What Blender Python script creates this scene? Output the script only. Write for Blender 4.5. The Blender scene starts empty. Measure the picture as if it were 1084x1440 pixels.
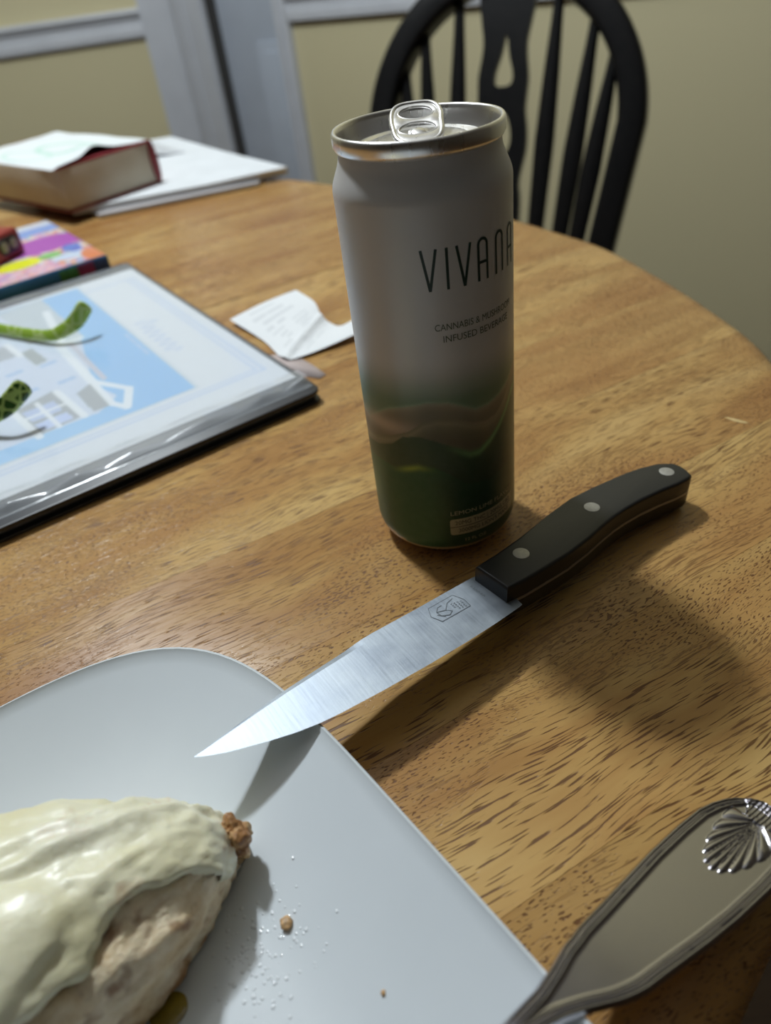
import bpy, bmesh, math, random
import numpy as np
from mathutils import Vector, Matrix, noise

# ------------------------------------------------------------------ camera, light, exposure
T = 0.75                                   # table top height above the floor
scene = bpy.context.scene
COL = scene.collection
F_PX, PITCH, ROLL, CAM_H = 1027.387, 0.662884, -0.14164544, 0.20055929

cam_data = bpy.data.cameras.new('camera')
cam = bpy.data.objects.new('camera', cam_data)
COL.objects.link(cam)
cp, sp = math.cos(PITCH), math.sin(PITCH)
cr, sr = math.cos(ROLL), math.sin(ROLL)
right0, up0, fwd = Vector((1, 0, 0)), Vector((0, sp, cp)), Vector((0, cp, -sp))
rgt = cr * right0 + sr * up0
upv = -sr * right0 + cr * up0
m = Matrix((rgt, upv, -fwd)).transposed().to_4x4()
m.translation = Vector((0, 0, T + CAM_H))
cam.matrix_world = m
cam_data.sensor_fit = 'HORIZONTAL'
cam_data.sensor_width = 36.0
cam_data.lens = F_PX * 36.0 / 1084.0
cam_data.clip_start = 0.01
cam_data.dof.use_dof = True
cam_data.dof.focus_distance = 0.245
cam_data.dof.aperture_fstop = cam_data.lens / 3.0
scene.camera = cam

world = bpy.data.worlds.new('world')
scene.world = world
world.use_nodes = True
world.node_tree.nodes['Background'].inputs[0].default_value = (1.0, 0.93, 0.82, 1)
world.node_tree.nodes['Background'].inputs[1].default_value = 0.006

scene.view_settings.view_transform = 'Standard'
scene.view_settings.look = 'None'
scene.view_settings.exposure = 0.0
scene.view_settings.gamma = 1.0
scene.view_settings.use_curve_mapping = False

LAMP = (-0.36, 0.89, T + 1.18)             # bulbs of the ceiling fixture above the table
BULBS = 3
for i in range(BULBS):
    a = math.radians(65 + 360 / BULBS * i)
    ld = bpy.data.lights.new('bulb', 'POINT')
    ld.energy = 20.0
    ld.color = (0.88, 0.955, 1.0)
    ld.shadow_soft_size = 0.03
    lo = bpy.data.objects.new('bulb', ld)
    lo.location = (LAMP[0] + 0.045 * math.cos(a), LAMP[1] + 0.045 * math.sin(a), LAMP[2])
    COL.objects.link(lo)

# ------------------------------------------------------------------ material helpers
def lin(r, g, b):
    f = lambda c: (c / 255 / 12.92) if c / 255 <= 0.04045 else ((c / 255 + 0.055) / 1.055) ** 2.4
    return (f(r), f(g), f(b), 1.0)

class NT:
    def __init__(s, name):
        s.m = bpy.data.materials.new(name); s.m.use_nodes = True
        s.t = s.m.node_tree; s.n = s.t.nodes; s.l = s.t.links
        s.bsdf = s.n['Principled BSDF']; s.out = s.n['Material Output']
    def node(s, typ, **kw):
        n = s.n.new(typ)
        for k, v in kw.items():
            if k.startswith('i_'):
                n.inputs[int(k[2:]) if k[2:].isdigit() else k[2:].replace('_', ' ')].default_value = v
            else: setattr(n, k, v)
        return n
    def link(s, a, b): s.l.new(a, b)
    def math(s, op, a, b=None, clamp=False):
        n = s.n.new('ShaderNodeMath'); n.operation = op; n.use_clamp = clamp
        for i, v in enumerate((a, b)):
            if v is None: continue
            if hasattr(v, 'is_output'): s.l.new(v, n.inputs[i])
            else: n.inputs[i].default_value = v
        return n.outputs[0]
    def ramp(s, fac, stops, interp='LINEAR'):
        n = s.n.new('ShaderNodeValToRGB'); n.color_ramp.interpolation = interp
        el = n.color_ramp.elements
        while len(el) > 1: el.remove(el[-1])
        el[0].position, el[0].color = stops[0][0], stops[0][1]
        for p, c in stops[1:]:
            e = el.new(p); e.color = c
        s.l.new(fac, n.inputs[0]); return n.outputs[0]
    def mix(s, fac, a, b, blend='MIX'):
        n = s.n.new('ShaderNodeMix'); n.data_type = 'RGBA'; n.blend_type = blend
        for sock, v in ((n.inputs[0], fac), (n.inputs[6], a), (n.inputs[7], b)):
            if hasattr(v, 'is_output'): s.l.new(v, sock)
            else: sock.default_value = v
        return n.outputs[2]
    def bump(s, h, strength, dist, chain=None):
        n = s.n.new('ShaderNodeBump'); n.inputs['Strength'].default_value = strength
        n.inputs['Distance'].default_value = dist; s.l.new(h, n.inputs['Height'])
        if chain: s.l.new(chain, n.inputs['Normal'])
        return n.outputs[0]
    def noise(s, vec, scale, detail=2, rough=0.5, dist=0.0):
        n = s.n.new('ShaderNodeTexNoise'); n.inputs['Scale'].default_value = scale
        n.inputs['Detail'].default_value = detail; n.inputs['Roughness'].default_value = rough
        n.inputs['Distortion'].default_value = dist
        if vec is not None: s.l.new(vec, n.inputs['Vector'])
        return n.outputs['Fac']
    def vor(s, vec, scale, feature='F1', rnd=1.0):
        n = s.n.new('ShaderNodeTexVoronoi'); n.feature = feature; n.inputs['Scale'].default_value = scale
        n.inputs['Randomness'].default_value = rnd
        if vec is not None: s.l.new(vec, n.inputs['Vector'])
        return n
    def obj(s): return s.n.new('ShaderNodeTexCoord').outputs['Object']
    def mapping(s, vec, rot=(0, 0, 0), scale=(1, 1, 1), loc=(0, 0, 0)):
        n = s.n.new('ShaderNodeMapping'); n.inputs['Rotation'].default_value = rot
        n.inputs['Scale'].default_value = scale; n.inputs['Location'].default_value = loc
        s.l.new(vec, n.inputs['Vector']); return n.outputs[0]
    def setp(s, **kw):
        for k, v in kw.items():
            k = k.replace('_', ' ')
            sock = s.bsdf.inputs[k]
            if hasattr(v, 'is_output'): s.l.new(v, sock)
            else: sock.default_value = v
        return s

def plain(name, col, rough=0.5, metal=0.0, var=0.06, scale=60.0, bump=0.0, **kw):
    """A surface with a slight procedural tone variation (and optional fine relief)."""
    k = NT(name); o = k.obj()
    n = k.noise(o, scale, 3)
    dark = tuple(c * (1 - var) for c in col[:3]) + (1,)
    lite = tuple(min(1, c * (1 + var)) for c in col[:3]) + (1,)
    k.setp(Base_Color=k.ramp(n, [(0.3, dark), (0.7, lite)]), Roughness=rough, Metallic=metal)
    if bump: k.setp(Normal=k.bump(n, bump, 0.001))
    for a, v in kw.items(): k.setp(**{a: v})
    return k.m

def painted(name, rough=0.5, metal=0.0, **kw):
    """Flat print carried by the mesh's own colour attribute."""
    k = NT(name); a = k.node('ShaderNodeVertexColor', layer_name='print')
    n = k.noise(k.obj(), 300, 2)
    c = k.mix(k.math('MULTIPLY', n, 0.06), a.outputs[0], (0.5, 0.5, 0.5, 1))
    k.setp(Base_Color=c, Roughness=rough, Metallic=metal)
    for q, v in kw.items(): k.setp(**{q: v})
    return k.m

# ------------------------------------------------------------------ object helpers
def empty(name, loc, label, cat, rz=0.0, group=None):
    o = bpy.data.objects.new(name, None); COL.objects.link(o)
    o.location = loc; o.rotation_euler = (0, 0, rz); o.empty_display_size = 0.02
    o['label'] = label; o['category'] = cat
    if group: o['group'] = group
    return o

def link(name, me, mat, parent=None, smooth=True, label=None):
    o = bpy.data.objects.new(name, me); COL.objects.link(o)
    if mat and not me.materials: me.materials.append(mat)
    if smooth:
        me.polygons.foreach_set('use_smooth', [True] * len(me.polygons))
    if parent: o.parent = parent
    if label: o['label'] = label
    return o

def from_bm(name, bm, mat, parent=None, smooth=True, label=None, sharp=None):
    bmesh.ops.recalc_face_normals(bm, faces=bm.faces)
    me = bpy.data.meshes.new(name); bm.to_mesh(me); bm.free()
    o = link(name, me, mat, parent, smooth, label)
    if sharp: me.set_sharp_from_angle(angle=math.radians(sharp))
    return o

def from_py(name, v, f, mat, parent=None, smooth=True, label=None, sharp=None):
    me = bpy.data.meshes.new(name); me.from_pydata([tuple(p) for p in v], [], f); me.update()
    bm = bmesh.new(); bm.from_mesh(me); bmesh.ops.recalc_face_normals(bm, faces=bm.faces); bm.to_mesh(me); bm.free()
    o = link(name, me, mat, parent, smooth, label)
    if sharp: me.set_sharp_from_angle(angle=math.radians(sharp))
    return o

def tag(o, label, cat, group=None):
    o['label'] = label; o['category'] = cat
    if group: o['group'] = group
    return o

def struct(o):
    o['kind'] = 'structure'; return o

def prism(poly, z0, z1, bevel=0.0, seg=2):
    """Vertical prism over a 2D outline with softened edges."""
    bm = bmesh.new()
    vs = [bm.verts.new((x, y, z0)) for x, y in poly]
    f = bm.faces.new(vs)
    r = bmesh.ops.extrude_face_region(bm, geom=[f])
    for e in r['geom']:
        if isinstance(e, bmesh.types.BMVert): e.co.z = z1
    bmesh.ops.recalc_face_normals(bm, faces=bm.faces)
    if bevel:
        ed = [e for e in bm.edges if abs(e.verts[0].co.z - e.verts[1].co.z) < 1e-7]
        bmesh.ops.bevel(bm, geom=ed, offset=bevel, segments=seg, affect='EDGES', profile=0.5)
    return bm

def box_bm(x0, x1, y0, y1, z0, z1, bevel=0.0, seg=2):
    bm = bmesh.new(); bmesh.ops.create_cube(bm, size=1)
    for v in bm.verts:
        v.co = Vector(((x0 + x1) / 2 + v.co.x * (x1 - x0), (y0 + y1) / 2 + v.co.y * (y1 - y0), (z0 + z1) / 2 + v.co.z * (z1 - z0)))
    if bevel: bmesh.ops.bevel(bm, geom=bm.edges[:], offset=bevel, segments=seg, affect='EDGES', profile=0.5)
    return bm

def round_poly(pts, rad, n=6):
    """Round every corner of a 2D polygon; rad is one radius or a list."""
    out = []; N = len(pts)
    for i in range(N):
        r = rad[i] if isinstance(rad, (list, tuple)) else rad
        p, a, b = Vector(pts[i]), Vector(pts[i - 1]), Vector(pts[(i + 1) % N])
        if r <= 0: out.append(tuple(p)); continue
        u, w = (a - p).normalized(), (b - p).normalized()
        half = u.angle(w) / 2; d = r / math.tan(half)
        c = p + (u + w).normalized() * (r / math.sin(half))
        s, e = p + u * d - c, p + w * d - c
        a0 = math.atan2(s.y, s.x); da = (math.atan2(e.y, e.x) - a0 + math.pi) % (2 * math.pi) - math.pi
        for k in range(n + 1):
            t = a0 + da * k / n; out.append((c.x + r * math.cos(t), c.y + r * math.sin(t)))
    return out

def catmull(pts, n=12, closed=True):
    P = [Vector(p) for p in pts]; N = len(P); out = []
    for i in range(N if closed else N - 1):
        g = lambda k: P[k % N] if closed else P[max(0, min(N - 1, k))]
        a, b, c, d = g(i - 1), g(i), g(i + 1), g(i + 2)
        for k in range(n):
            t = k / n
            out.append(0.5 * ((2 * b) + (c - a) * t + (2 * a - 5 * b + 4 * c - d) * t * t + (3 * b - a - 3 * c + d) * t ** 3))
    if not closed: out.append(P[-1])
    return out

def lathe(prof, seg=96, cx=0, cy=0):
    """Revolve a (radius, z) profile; quads, closed around."""
    v, f = [], []
    for r, z in prof:
        for k in range(seg):
            a = 2 * math.pi * k / seg; v.append((cx + r * math.cos(a), cy + r * math.sin(a), z))
    for i in range(len(prof) - 1):
        for k in range(seg):
            k2 = (k + 1) % seg
            f.append((i * seg + k, i * seg + k2, (i + 1) * seg + k2, (i + 1) * seg + k))
    return v, f

def cap(v, f, i, seg, cx=0, cy=0):
    f.append(tuple(range(i * seg, (i + 1) * seg)))

def sweep(path, sec, up=None, closed=False, scale=None):
    """Sweep a 2D section along a 3D path; returns verts, faces with end caps."""
    P = [Vector(p) for p in path]; N = len(P); M = len(sec); v, f = [], []
    for i, p in enumerate(P):
        t = (P[(i + 1) % N if closed else min(i + 1, N - 1)] - P[(i - 1) if closed else max(i - 1, 0)]).normalized()
        U = Vector(up) if up is not None else Vector((0, 0, 1))
        if abs(t.dot(U)) > 0.98: U = Vector((1, 0, 0)) if up is None else Vector((0, 1, 0.01))
        a = t.cross(U).normalized(); b = a.cross(t).normalized()
        s = scale[i] if scale else 1.0
        sx, sy = s if isinstance(s, (tuple, list)) else (s, s)
        for x, y in sec: v.append(p + a * x * sx + b * y * sy)
    for i in range(N if closed else N - 1):
        j = (i + 1) % N
        for k in range(M):
            k2 = (k + 1) % M; f.append((i * M + k, i * M + k2, j * M + k2, j * M + k))
    if not closed: f.append(tuple(range(M))[::-1]); f.append(tuple((N - 1) * M + k for k in range(M)))
    return v, f

def ellipse(a, b, n=12): return [(a * math.cos(2 * math.pi * k / n), b * math.sin(2 * math.pi * k / n)) for k in range(n)]
def tube(path, r, n=10, scale=None, up=None): return sweep(path, ellipse(r, r, n), up=up, scale=scale)

def grid(nu, nv, fn):
    """Open sheet: fn(u, v) -> point."""
    v = [fn(i / (nu - 1), j / (nv - 1)) for j in range(nv) for i in range(nu)]
    f = [(j * nu + i, j * nu + i + 1, (j + 1) * nu + i + 1, (j + 1) * nu + i) for j in range(nv - 1) for i in range(nu - 1)]
    return v, f

def colour(me, cols):
    a = me.color_attributes.new('print', 'FLOAT_COLOR', 'POINT')
    a.data.foreach_set('color', np.asarray(cols, dtype=np.float32).ravel())

def sm(a, b, x):
    t = np.clip((x - a) / (b - a), 0, 1); return t * t * (3 - 2 * t)

def seed_noise(x, y, z=0.0): return noise.noise(Vector((x, y, z)))

# ------------------------------------------------------------------ materials of the room
def wall_material(name, c):
    k = NT(name); o = k.obj()
    big = k.noise(o, 1.3, 2); fine = k.noise(o, 220, 3)
    c2 = tuple(x * 0.94 for x in c[:3]) + (1,)
    k.setp(Base_Color=k.mix(big, c2, c), Roughness=0.75, Normal=k.bump(fine, 0.15, 0.0006))
    return k.m
M_WALL = wall_material('beige_wall_paint', (0.72, 0.645, 0.40, 1))
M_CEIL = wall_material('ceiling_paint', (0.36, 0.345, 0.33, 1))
M_DIM = wall_material('dimmed_wall', (0.16, 0.13, 0.095, 1))  # unseen walls coloured dark to cut bounce light on the can front
M_TRIM = plain('white_trim_gloss', (0.66, 0.68, 0.72, 1), 0.38, var=0.03, scale=20)
M_DOOR = plain('door_paint', (0.50, 0.55, 0.63, 1), 0.45, var=0.03, scale=15)
M_DARK = plain('gap_hall_shade', (0.05, 0.048, 0.045, 1), 0.8)  # near-black, in place of the shade in the door gap and hall
k = NT('floor_boards'); o = k.mapping(k.obj(), scale=(1.2, 14, 1))
k.setp(Base_Color=k.ramp(k.noise(o, 6, 4), [(0.3, (0.06, 0.03, 0.015, 1)), (0.7, (0.12, 0.065, 0.03, 1))]), Roughness=0.45)
M_FLOOR = k.m

# ------------------------------------------------------------------ room shell
KX, KY = -0.393, 2.539                          # corner between the two far walls
a_l, a_r = math.radians(187), math.radians(-35)
LX, LY = KX + 2.7 * math.cos(a_l), KY + 2.7 * math.sin(a_l)
RX, RY = KX + 3.3 * math.cos(a_r), KY + 3.3 * math.sin(a_r)
ROOM = [(KX, KY), (LX, LY), (-2.9, -3.2), (2.1, -3.2), (RX, RY)]
CEIL_H = 2.45
def slab(name, poly, z0, z1, mat): return struct(from_bm(name, prism(poly, z0, z1), mat, smooth=False))
BIG = [(KX - 0.2, KY + 1.6), (LX - 0.3, LY + 0.6), (-3.1, -3.4), (2.3, -3.4), (RX + 0.6, RY + 0.8)]
slab('floor', BIG, -0.10, 0.0, M_FLOOR)
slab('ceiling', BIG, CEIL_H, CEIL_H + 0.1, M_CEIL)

def along(o, ang, s, off):                      # point s along a wall, off in front of it (into the room)
    d = (math.cos(ang), math.sin(ang)); n = (math.sin(ang), -math.cos(ang))
    return (o[0] + d[0] * s + n[0] * off, o[1] + d[1] * s + n[1] * off)
K = (KX, KY)
def wbox(ang, s0, s1, d0, d1, z0, z1, bevel=0.0, flip=1):
    pts = [along(K, ang, s0, d0 * flip), along(K, ang, s1, d0 * flip), along(K, ang, s1, d1 * flip), along(K, ang, s0, d1 * flip)]
    return prism(pts, z0, z1, bevel)
def join_bm(*bms):
    out = bmesh.new(); tmp = bpy.data.meshes.new('tmp')
    for b in bms:
        bmesh.ops.recalc_face_normals(b, faces=b.faces)
        b.to_mesh(tmp); out.from_mesh(tmp); b.free()
    bpy.data.meshes.remove(tmp); return out
# left wall runs in the 187 degree direction, so 'in front' is the other side
LF = -1
struct(from_bm('wall_left', wbox(a_l, 0.0, 2.7, 0, -0.12, 0, CEIL_H, 0, LF), M_WALL, smooth=False))
# right wall has the doorway between s = .12 and s = .365
struct(from_bm('wall_right', join_bm(wbox(a_r, 0.0, 0.115, 0, -0.12, 0, CEIL_H), wbox(a_r, 0.365, 3.3, 0, -0.12, 0, CEIL_H),
                                     wbox(a_r, 0.115, 0.365, 0, -0.12, 2.06, CEIL_H)), M_WALL, smooth=False))
def wall_between(name, p, q, t=0.12):
    d = (Vector(q) - Vector(p)).normalized(); n = Vector((-d.y, d.x)) * t
    c = (Vector((-0.3, 0.4)) - Vector(p)).dot(n)
    if c > 0: n = -n
    struct(from_bm(name, prism([p, q, tuple(Vector(q) + n), tuple(Vector(p) + n)], 0, CEIL_H), M_DIM, smooth=False))
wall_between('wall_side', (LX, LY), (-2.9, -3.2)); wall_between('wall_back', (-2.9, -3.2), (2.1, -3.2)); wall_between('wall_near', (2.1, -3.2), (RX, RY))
# dim hall behind the doorway
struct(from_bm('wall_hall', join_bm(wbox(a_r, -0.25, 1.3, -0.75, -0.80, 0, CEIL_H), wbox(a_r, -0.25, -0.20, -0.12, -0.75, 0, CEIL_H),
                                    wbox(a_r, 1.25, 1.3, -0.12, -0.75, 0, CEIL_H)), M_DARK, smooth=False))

RZ0, RZ1 = T + 0.050, T + 0.122                 # chair rail
def rail_profile(ang, s0, s1, flip):
    parts = []
    for d1, z0, z1 in ((0.014, RZ0, RZ1), (0.024, RZ1 - 0.020, RZ1 - 0.002), (0.030, RZ1 - 0.012, RZ1 - 0.004), (0.019, RZ0 + 0.004, RZ0 + 0.030)):
        parts.append(wbox(ang, s0, s1, 0.0, d1, z0, z1, 0.003, flip))
    return join_bm(*parts)
struct(from_bm('trim_1', rail_profile(a_l, 0.094, 2.69, LF), M_TRIM, sharp=40))
struct(from_bm('trim_2', rail_profile(a_r, 0.405, 3.28, 1), M_TRIM, sharp=40))
def casing(ang, s0, s1, flip, step=None):
    parts = [wbox(ang, s0, s1, 0, 0.016, 0, 2.10, 0.003, flip)]
    w = s1 - s0
    parts.append(wbox(ang, s0 + w * 0.12, s0 + w * 0.40, 0.0, 0.022, 0, 2.10, 0.004, flip))
    parts.append(wbox(ang, s0 + w * 0.80, s0 + w * 0.96, 0.0, 0.020, 0, 2.10, 0.003, flip))
    return join_bm(*parts)
struct(from_bm('trim_3', casing(a_l, 0.004, 0.094, LF), M_TRIM, sharp=40))
struct(from_bm('trim_4', casing(a_r, 0.012, 0.120, 1), M_TRIM, sharp=40))
struct(from_bm('trim_5', casing(a_r, 0.360, 0.405, 1), M_TRIM, sharp=40))
struct(from_bm('trim_6', wbox(a_r, 0.012, 0.405, 0, 0.016, 2.04, 2.12, 0.003), M_TRIM, sharp=40))
struct(from_bm('baseboard_left', wbox(a_l, 0.094, 2.69, 0, 0.014, 0, 0.10, 0.003, LF), M_TRIM, sharp=40))
struct(from_bm('gap_shade', wbox(a_r, 0.1155, 0.1415, -0.006, -0.10, 0.0, 2.05), M_DARK, smooth=False))   # added dark strip, its colour stands for shade in the hinge-side gap
# door leaf, set back in the opening, its panels framed by a raised moulding
dr = struct(from_bm('door_1', wbox(a_r, 0.142, 0.363, -0.020, -0.055, 0.01, 2.03, 0.002), M_DOOR, sharp=40))
def door_panel(s0, s1, z0, z1):
    b = [wbox(a_r, s0, s1, -0.025, -0.012, z0, z1, 0.003), wbox(a_r, s0 + 0.026, s1, -0.023, -0.004, z0 + 0.022, z1 - 0.022, 0.006)]
    from_bm('panel', join_bm(*b), M_DOOR, dr, sharp=40)
for s0, s1 in ((0.263, 0.362),):
    door_panel(s0, s1, 0.22, T + 0.012); door_panel(s0, s1, T + 0.16, 1.50); door_panel(s0, s1, 1.60, 1.90)

# ------------------------------------------------------------------ dining table
GR = math.radians(25.0)                         # direction of the grain
def wood():
    k = NT('tabletop_wood')
    obi = k.node('ShaderNodeObjectInfo')
    sh = k.math('MULTIPLY', obi.outputs['Random'], 9.0)
    cmb = k.node('ShaderNodeCombineXYZ'); k.link(sh, cmb.inputs[0]); k.link(sh, cmb.inputs[2])
    g = k.mapping(k.obj(), rot=(0, 0, -GR))
    add = k.node('ShaderNodeVectorMath', operation='ADD'); k.link(g, add.inputs[0]); k.link(cmb.outputs[0], add.inputs[1])
    g = add.outputs[0]
    # gentle wander of the grain
    w = k.noise(g, 9, 2); w = k.math('MULTIPLY', k.math('SUBTRACT', w, 0.5), 0.022)
    cw = k.node('ShaderNodeCombineXYZ'); k.link(w, cw.inputs[1])
    ad2 = k.node('ShaderNodeVectorMath', operation='ADD'); k.link(g, ad2.inputs[0]); k.link(cw.outputs[0], ad2.inputs[1])
    g2 = ad2.outputs[0]
    broad = k.noise(k.mapping(g2, scale=(7, 30, 7)), 1.0, 3, 0.55)
    streak = k.noise(k.mapping(g2, scale=(9, 170, 9)), 1.0, 3, 0.6)
    blot = k.noise(k.mapping(g2, scale=(14, 26, 14)), 1.0, 2, 0.5)
    tone = k.math('ADD', k.math('MULTIPLY', broad, 0.62), k.math('ADD', k.math('MULTIPLY', streak, 0.16), k.math('MULTIPLY', blot, 0.22)))
    base = k.ramp(tone, [(0.34, (0.34, 0.165, 0.052, 1)), (0.46, (0.45, 0.25, 0.085, 1)), (0.56, (0.54, 0.335, 0.12, 1)), (0.68, (0.62, 0.42, 0.17, 1))])
    # plank to plank tone
    pt = k.ramp(obi.outputs['Random'], [(0.0, (0.90, 0.86, 0.82, 1)), (0.5, (1, 1, 1, 1)), (1.0, (1.06, 1.06, 1.02, 1))])
    base = k.mix(1.0, base, pt, 'MULTIPLY')
    # pores: long dashes, and short ones where the cut runs across the figure
    zone = k.ramp(k.noise(k.mapping(g2, scale=(9, 19, 9)), 1.0, 2), [(0.44, (0, 0, 0, 1)), (0.58, (1, 1, 1, 1))])
    long_ = k.noise(k.mapping(g2, scale=(95, 1600, 95)), 1.0, 1, 0.4)
    short = k.noise(k.mapping(g2, scale=(480, 1700, 480)), 1.0, 1, 0.4)
    dens = k.noise(k.mapping(g2, scale=(12, 55, 12)), 1.0, 2)
    th = k.math('SUBTRACT', 0.685, k.math('MULTIPLY', dens, 0.22))
    pl = k.math('MULTIPLY', k.math('SUBTRACT', long_, th), 14.0, True)
    ps = k.math('MULTIPLY', k.math('SUBTRACT', short, k.math('SUBTRACT', th, -0.015)), 14.0, True)
    pl = k.math('MULTIPLY', pl, k.math('SUBTRACT', 1.0, k.math('MULTIPLY', zone, 0.75)))
    ps = k.math('MULTIPLY', ps, zone)
    pore = k.math('MAXIMUM', pl, ps, True)
    base = k.mix(k.math('MULTIPLY', zone, 0.30), base, (0.34, 0.155, 0.05, 1))
    col = k.mix(k.math('MULTIPLY', pore, 0.90), base, (0.125, 0.048, 0.015, 1))
    # one pale chip in the finish near the right-hand edge
    dv = k.node('ShaderNodeVectorMath', operation='DISTANCE'); k.link(k.mapping(k.obj(), rot=(0, 0, math.radians(35)), scale=(1, 1, 1)), dv.inputs[0])
    k.setp(Base_Color=col, Specular_IOR_Level=0.34, Roughness=k.math('ADD', 0.25, k.math('MULTIPLY', pore, 0.2)))
    fine = k.noise(k.mapping(g2, scale=(60, 500, 60)), 1.0, 3)
    nb = k.bump(fine, 0.08, 0.0005)
    k.setp(Normal=k.bump(k.math('SUBTRACT', 1.0, pore), 0.5, 0.0004, nb))
    return k.m
M_WOOD = wood()
M_LEG = plain('table_leg_wood', (0.36, 0.18, 0.06, 1), 0.4, var=0.2, scale=25)

TX, TY = -0.39, 0.58
table = empty('dining_table', (TX, TY, 0), 'honey-brown wooden dining table with a rounded end, carrying can, knife, plate, binder and books', 'table')
OUTL = [(0.0633, 0.0526), (0.15, 0.145), (0.203, 0.25), (0.2235, 0.353), (0.2205, 0.42), (0.2094, 0.489), (0.196, 0.545), (0.174, 0.592), (0.142, 0.650),
        (0.062, 0.765), (-0.028, 0.868), (-0.077, 0.92), (-0.19, 1.05), (-0.33, 1.16), (-0.52, 1.23), (-0.74, 1.17), (-0.93, 0.98), (-1.01, 0.72),
        (-0.98, 0.42), (-0.86, 0.13), (-0.66, -0.06), (-0.42, -0.14), (-0.20, -0.12), (-0.05, -0.04)]
outl = [(p.x - TX, p.y - TY) for p in catmull(OUTL, 8)]
def tabletop_bm():
    bm = bmesh.new(); rings = []
    N = len(outl)
    for ins, z in ((0.014, -0.030), (0.004, -0.027), (0.0, -0.019), (0.0, -0.012), (0.0025, -0.005), (0.007, -0.0014), (0.013, 0.0)):
        ring = []
        for i in range(N):
            p, a, b = Vector(outl[i]), Vector(outl[i - 1]), Vector(outl[(i + 1) % N])
            t = (b - a).normalized(); n = Vector((-t.y, t.x))      # outline runs anticlockwise: left is inside
            q = p + n * ins; ring.append(bm.verts.new((q.x, q.y, T + z)))
        rings.append(ring)
    for r0, r1 in zip(rings, rings[1:]):
        for i in range(N): bm.faces.new((r0[i], r0[(i + 1) % N], r1[(i + 1) % N], r1[i]))
    bm.faces.new(rings[-1]); bm.faces.new(rings[0][::-1])
    return bm
top_me = bpy.data.meshes.new('top'); b = tabletop_bm(); b.to_mesh(top_me); b.free()
nrm = Vector((-math.sin(GR), math.cos(GR), 0))
org = nrm.dot(Vector((TX, TY, 0)))
CUTS = [-0.30, -0.235, -0.165, -0.10, -0.045, 0.015, 0.068, 0.125, 0.180, 0.251, 0.318, 0.378, 0.452, 0.528, 0.600, 0.675, 0.74, 0.815, 0.885, 0.96, 1.03, 1.10, 1.17, 1.24, 1.31, 1.38, 1.5]
for i, (c0, c1) in enumerate(zip(CUTS, CUTS[1:])):
    g0 = 0.0005 if abs(c0 - 0.528) < 1e-6 else 0.00006
    g1 = 0.0005 if abs(c1 - 0.528) < 1e-6 else 0.00006
    bm = bmesh.new(); bm.from_mesh(top_me)
    for c, sgn in ((c0 + g0, -1), (c1 - g1, 1)):
        geom = bm.verts[:] + bm.edges[:] + bm.faces[:]
        r = bmesh.ops.bisect_plane(bm, geom=geom, dist=1e-7, plane_co=nrm * (c - org), plane_no=nrm * sgn, clear_outer=True)
        ed = [e for e in r['geom_cut'] if isinstance(e, bmesh.types.BMEdge) and e.is_boundary]
        if ed: bmesh.ops.holes_fill(bm, edges=ed, sides=0)
    if len(bm.faces) < 3: bm.free(); continue
    bmesh.ops.triangulate(bm, faces=[f for f in bm.faces if len(f.verts) > 4])
    po = from_bm('plank', bm, M_WOOD, table, sharp=50)
# pale chip in the finish
chip = [(0.1690, 0.2935), (0.1722, 0.2915), (0.1765, 0.2868), (0.1772, 0.2848), (0.1745, 0.2862), (0.1715, 0.2886)]
from_bm('chip', prism([(x - TX, y - TY) for x, y in chip], T - 0.0002, T + 0.00012), plain('bare_wood', (0.62, 0.45, 0.20, 1), 0.6), table, smooth=False, label='pale chip in the wood finish')
# apron and legs under the top
inner = [(x * 0.80, y * 0.80) for x, y in outl]
v, f = sweep([(x, y, T - 0.072) for x, y in inner[::2]], [(-0.01, -0.04), (0.01, -0.04), (0.01, 0.04), (-0.01, 0.04)], closed=True)
from_py('apron', v, f, M_LEG, table, sharp=40)
for sx, sy in ((0.34, 0.30), (-0.36, 0.30), (0.30, -0.40), (-0.36, -0.36)):
    prof = [(0.030, T - 0.031), (0.034, T - 0.12), (0.026, T - 0.15), (0.036, T - 0.22), (0.030, T - 0.36), (0.022, 0.18), (0.028, 0.14), (0.021, 0.08), (0.024, 0.02), (0.018, 0.0)]
    v, f = lathe(prof, 20, sx, sy); f.append(tuple(range(20))); f.append(tuple(range(len(v) - 20, len(v))))
    from_py('leg', v, f, M_LEG, table, sharp=50)

# ------------------------------------------------------------------ beverage can
CX, CY = 0.02637, 0.24687
can = empty('beverage_can', (CX, CY, T), 'tall slim white drink can with green wave print, standing open on the table', 'can')
M_CAN = painted('can_print', 0.40, 0.12, Specular_IOR_Level=0.45, Coat_Weight=0.05, Coat_Roughness=0.35)
k = NT('aluminium'); n = k.noise(k.mapping(k.obj(), scale=(400, 400, 30)), 1, 2)
k.setp(Base_Color=(0.80, 0.79, 0.78, 1), Metallic=1.0, Roughness=k.math('ADD', 0.24, k.math('MULTIPLY', n, 0.1)))
M_ALU = k.m
R = 0.0287
body_prof = [(0.0228, 0.0028), (0.0238, 0.0036)]
for i in range(9):
    t = i / 8 * math.pi / 2; body_prof.append((0.0243 + 0.0044 * math.sin(t), 0.0042 + 0.0078 * (1 - math.cos(t))))
body_prof += [(R, z) for z in np.linspace(0.0125, 0.1385, 210)]
for i in range(1, 11):
    t = i / 10; s_ = t * t * (3 - 2 * t); body_prof.append((R - 0.0032 * s_, 0.1385 + 0.0105 * t))
body_prof.append((0.0252, 0.1505))
SEG = 420
v, f = lathe(body_prof, SEG)
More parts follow.
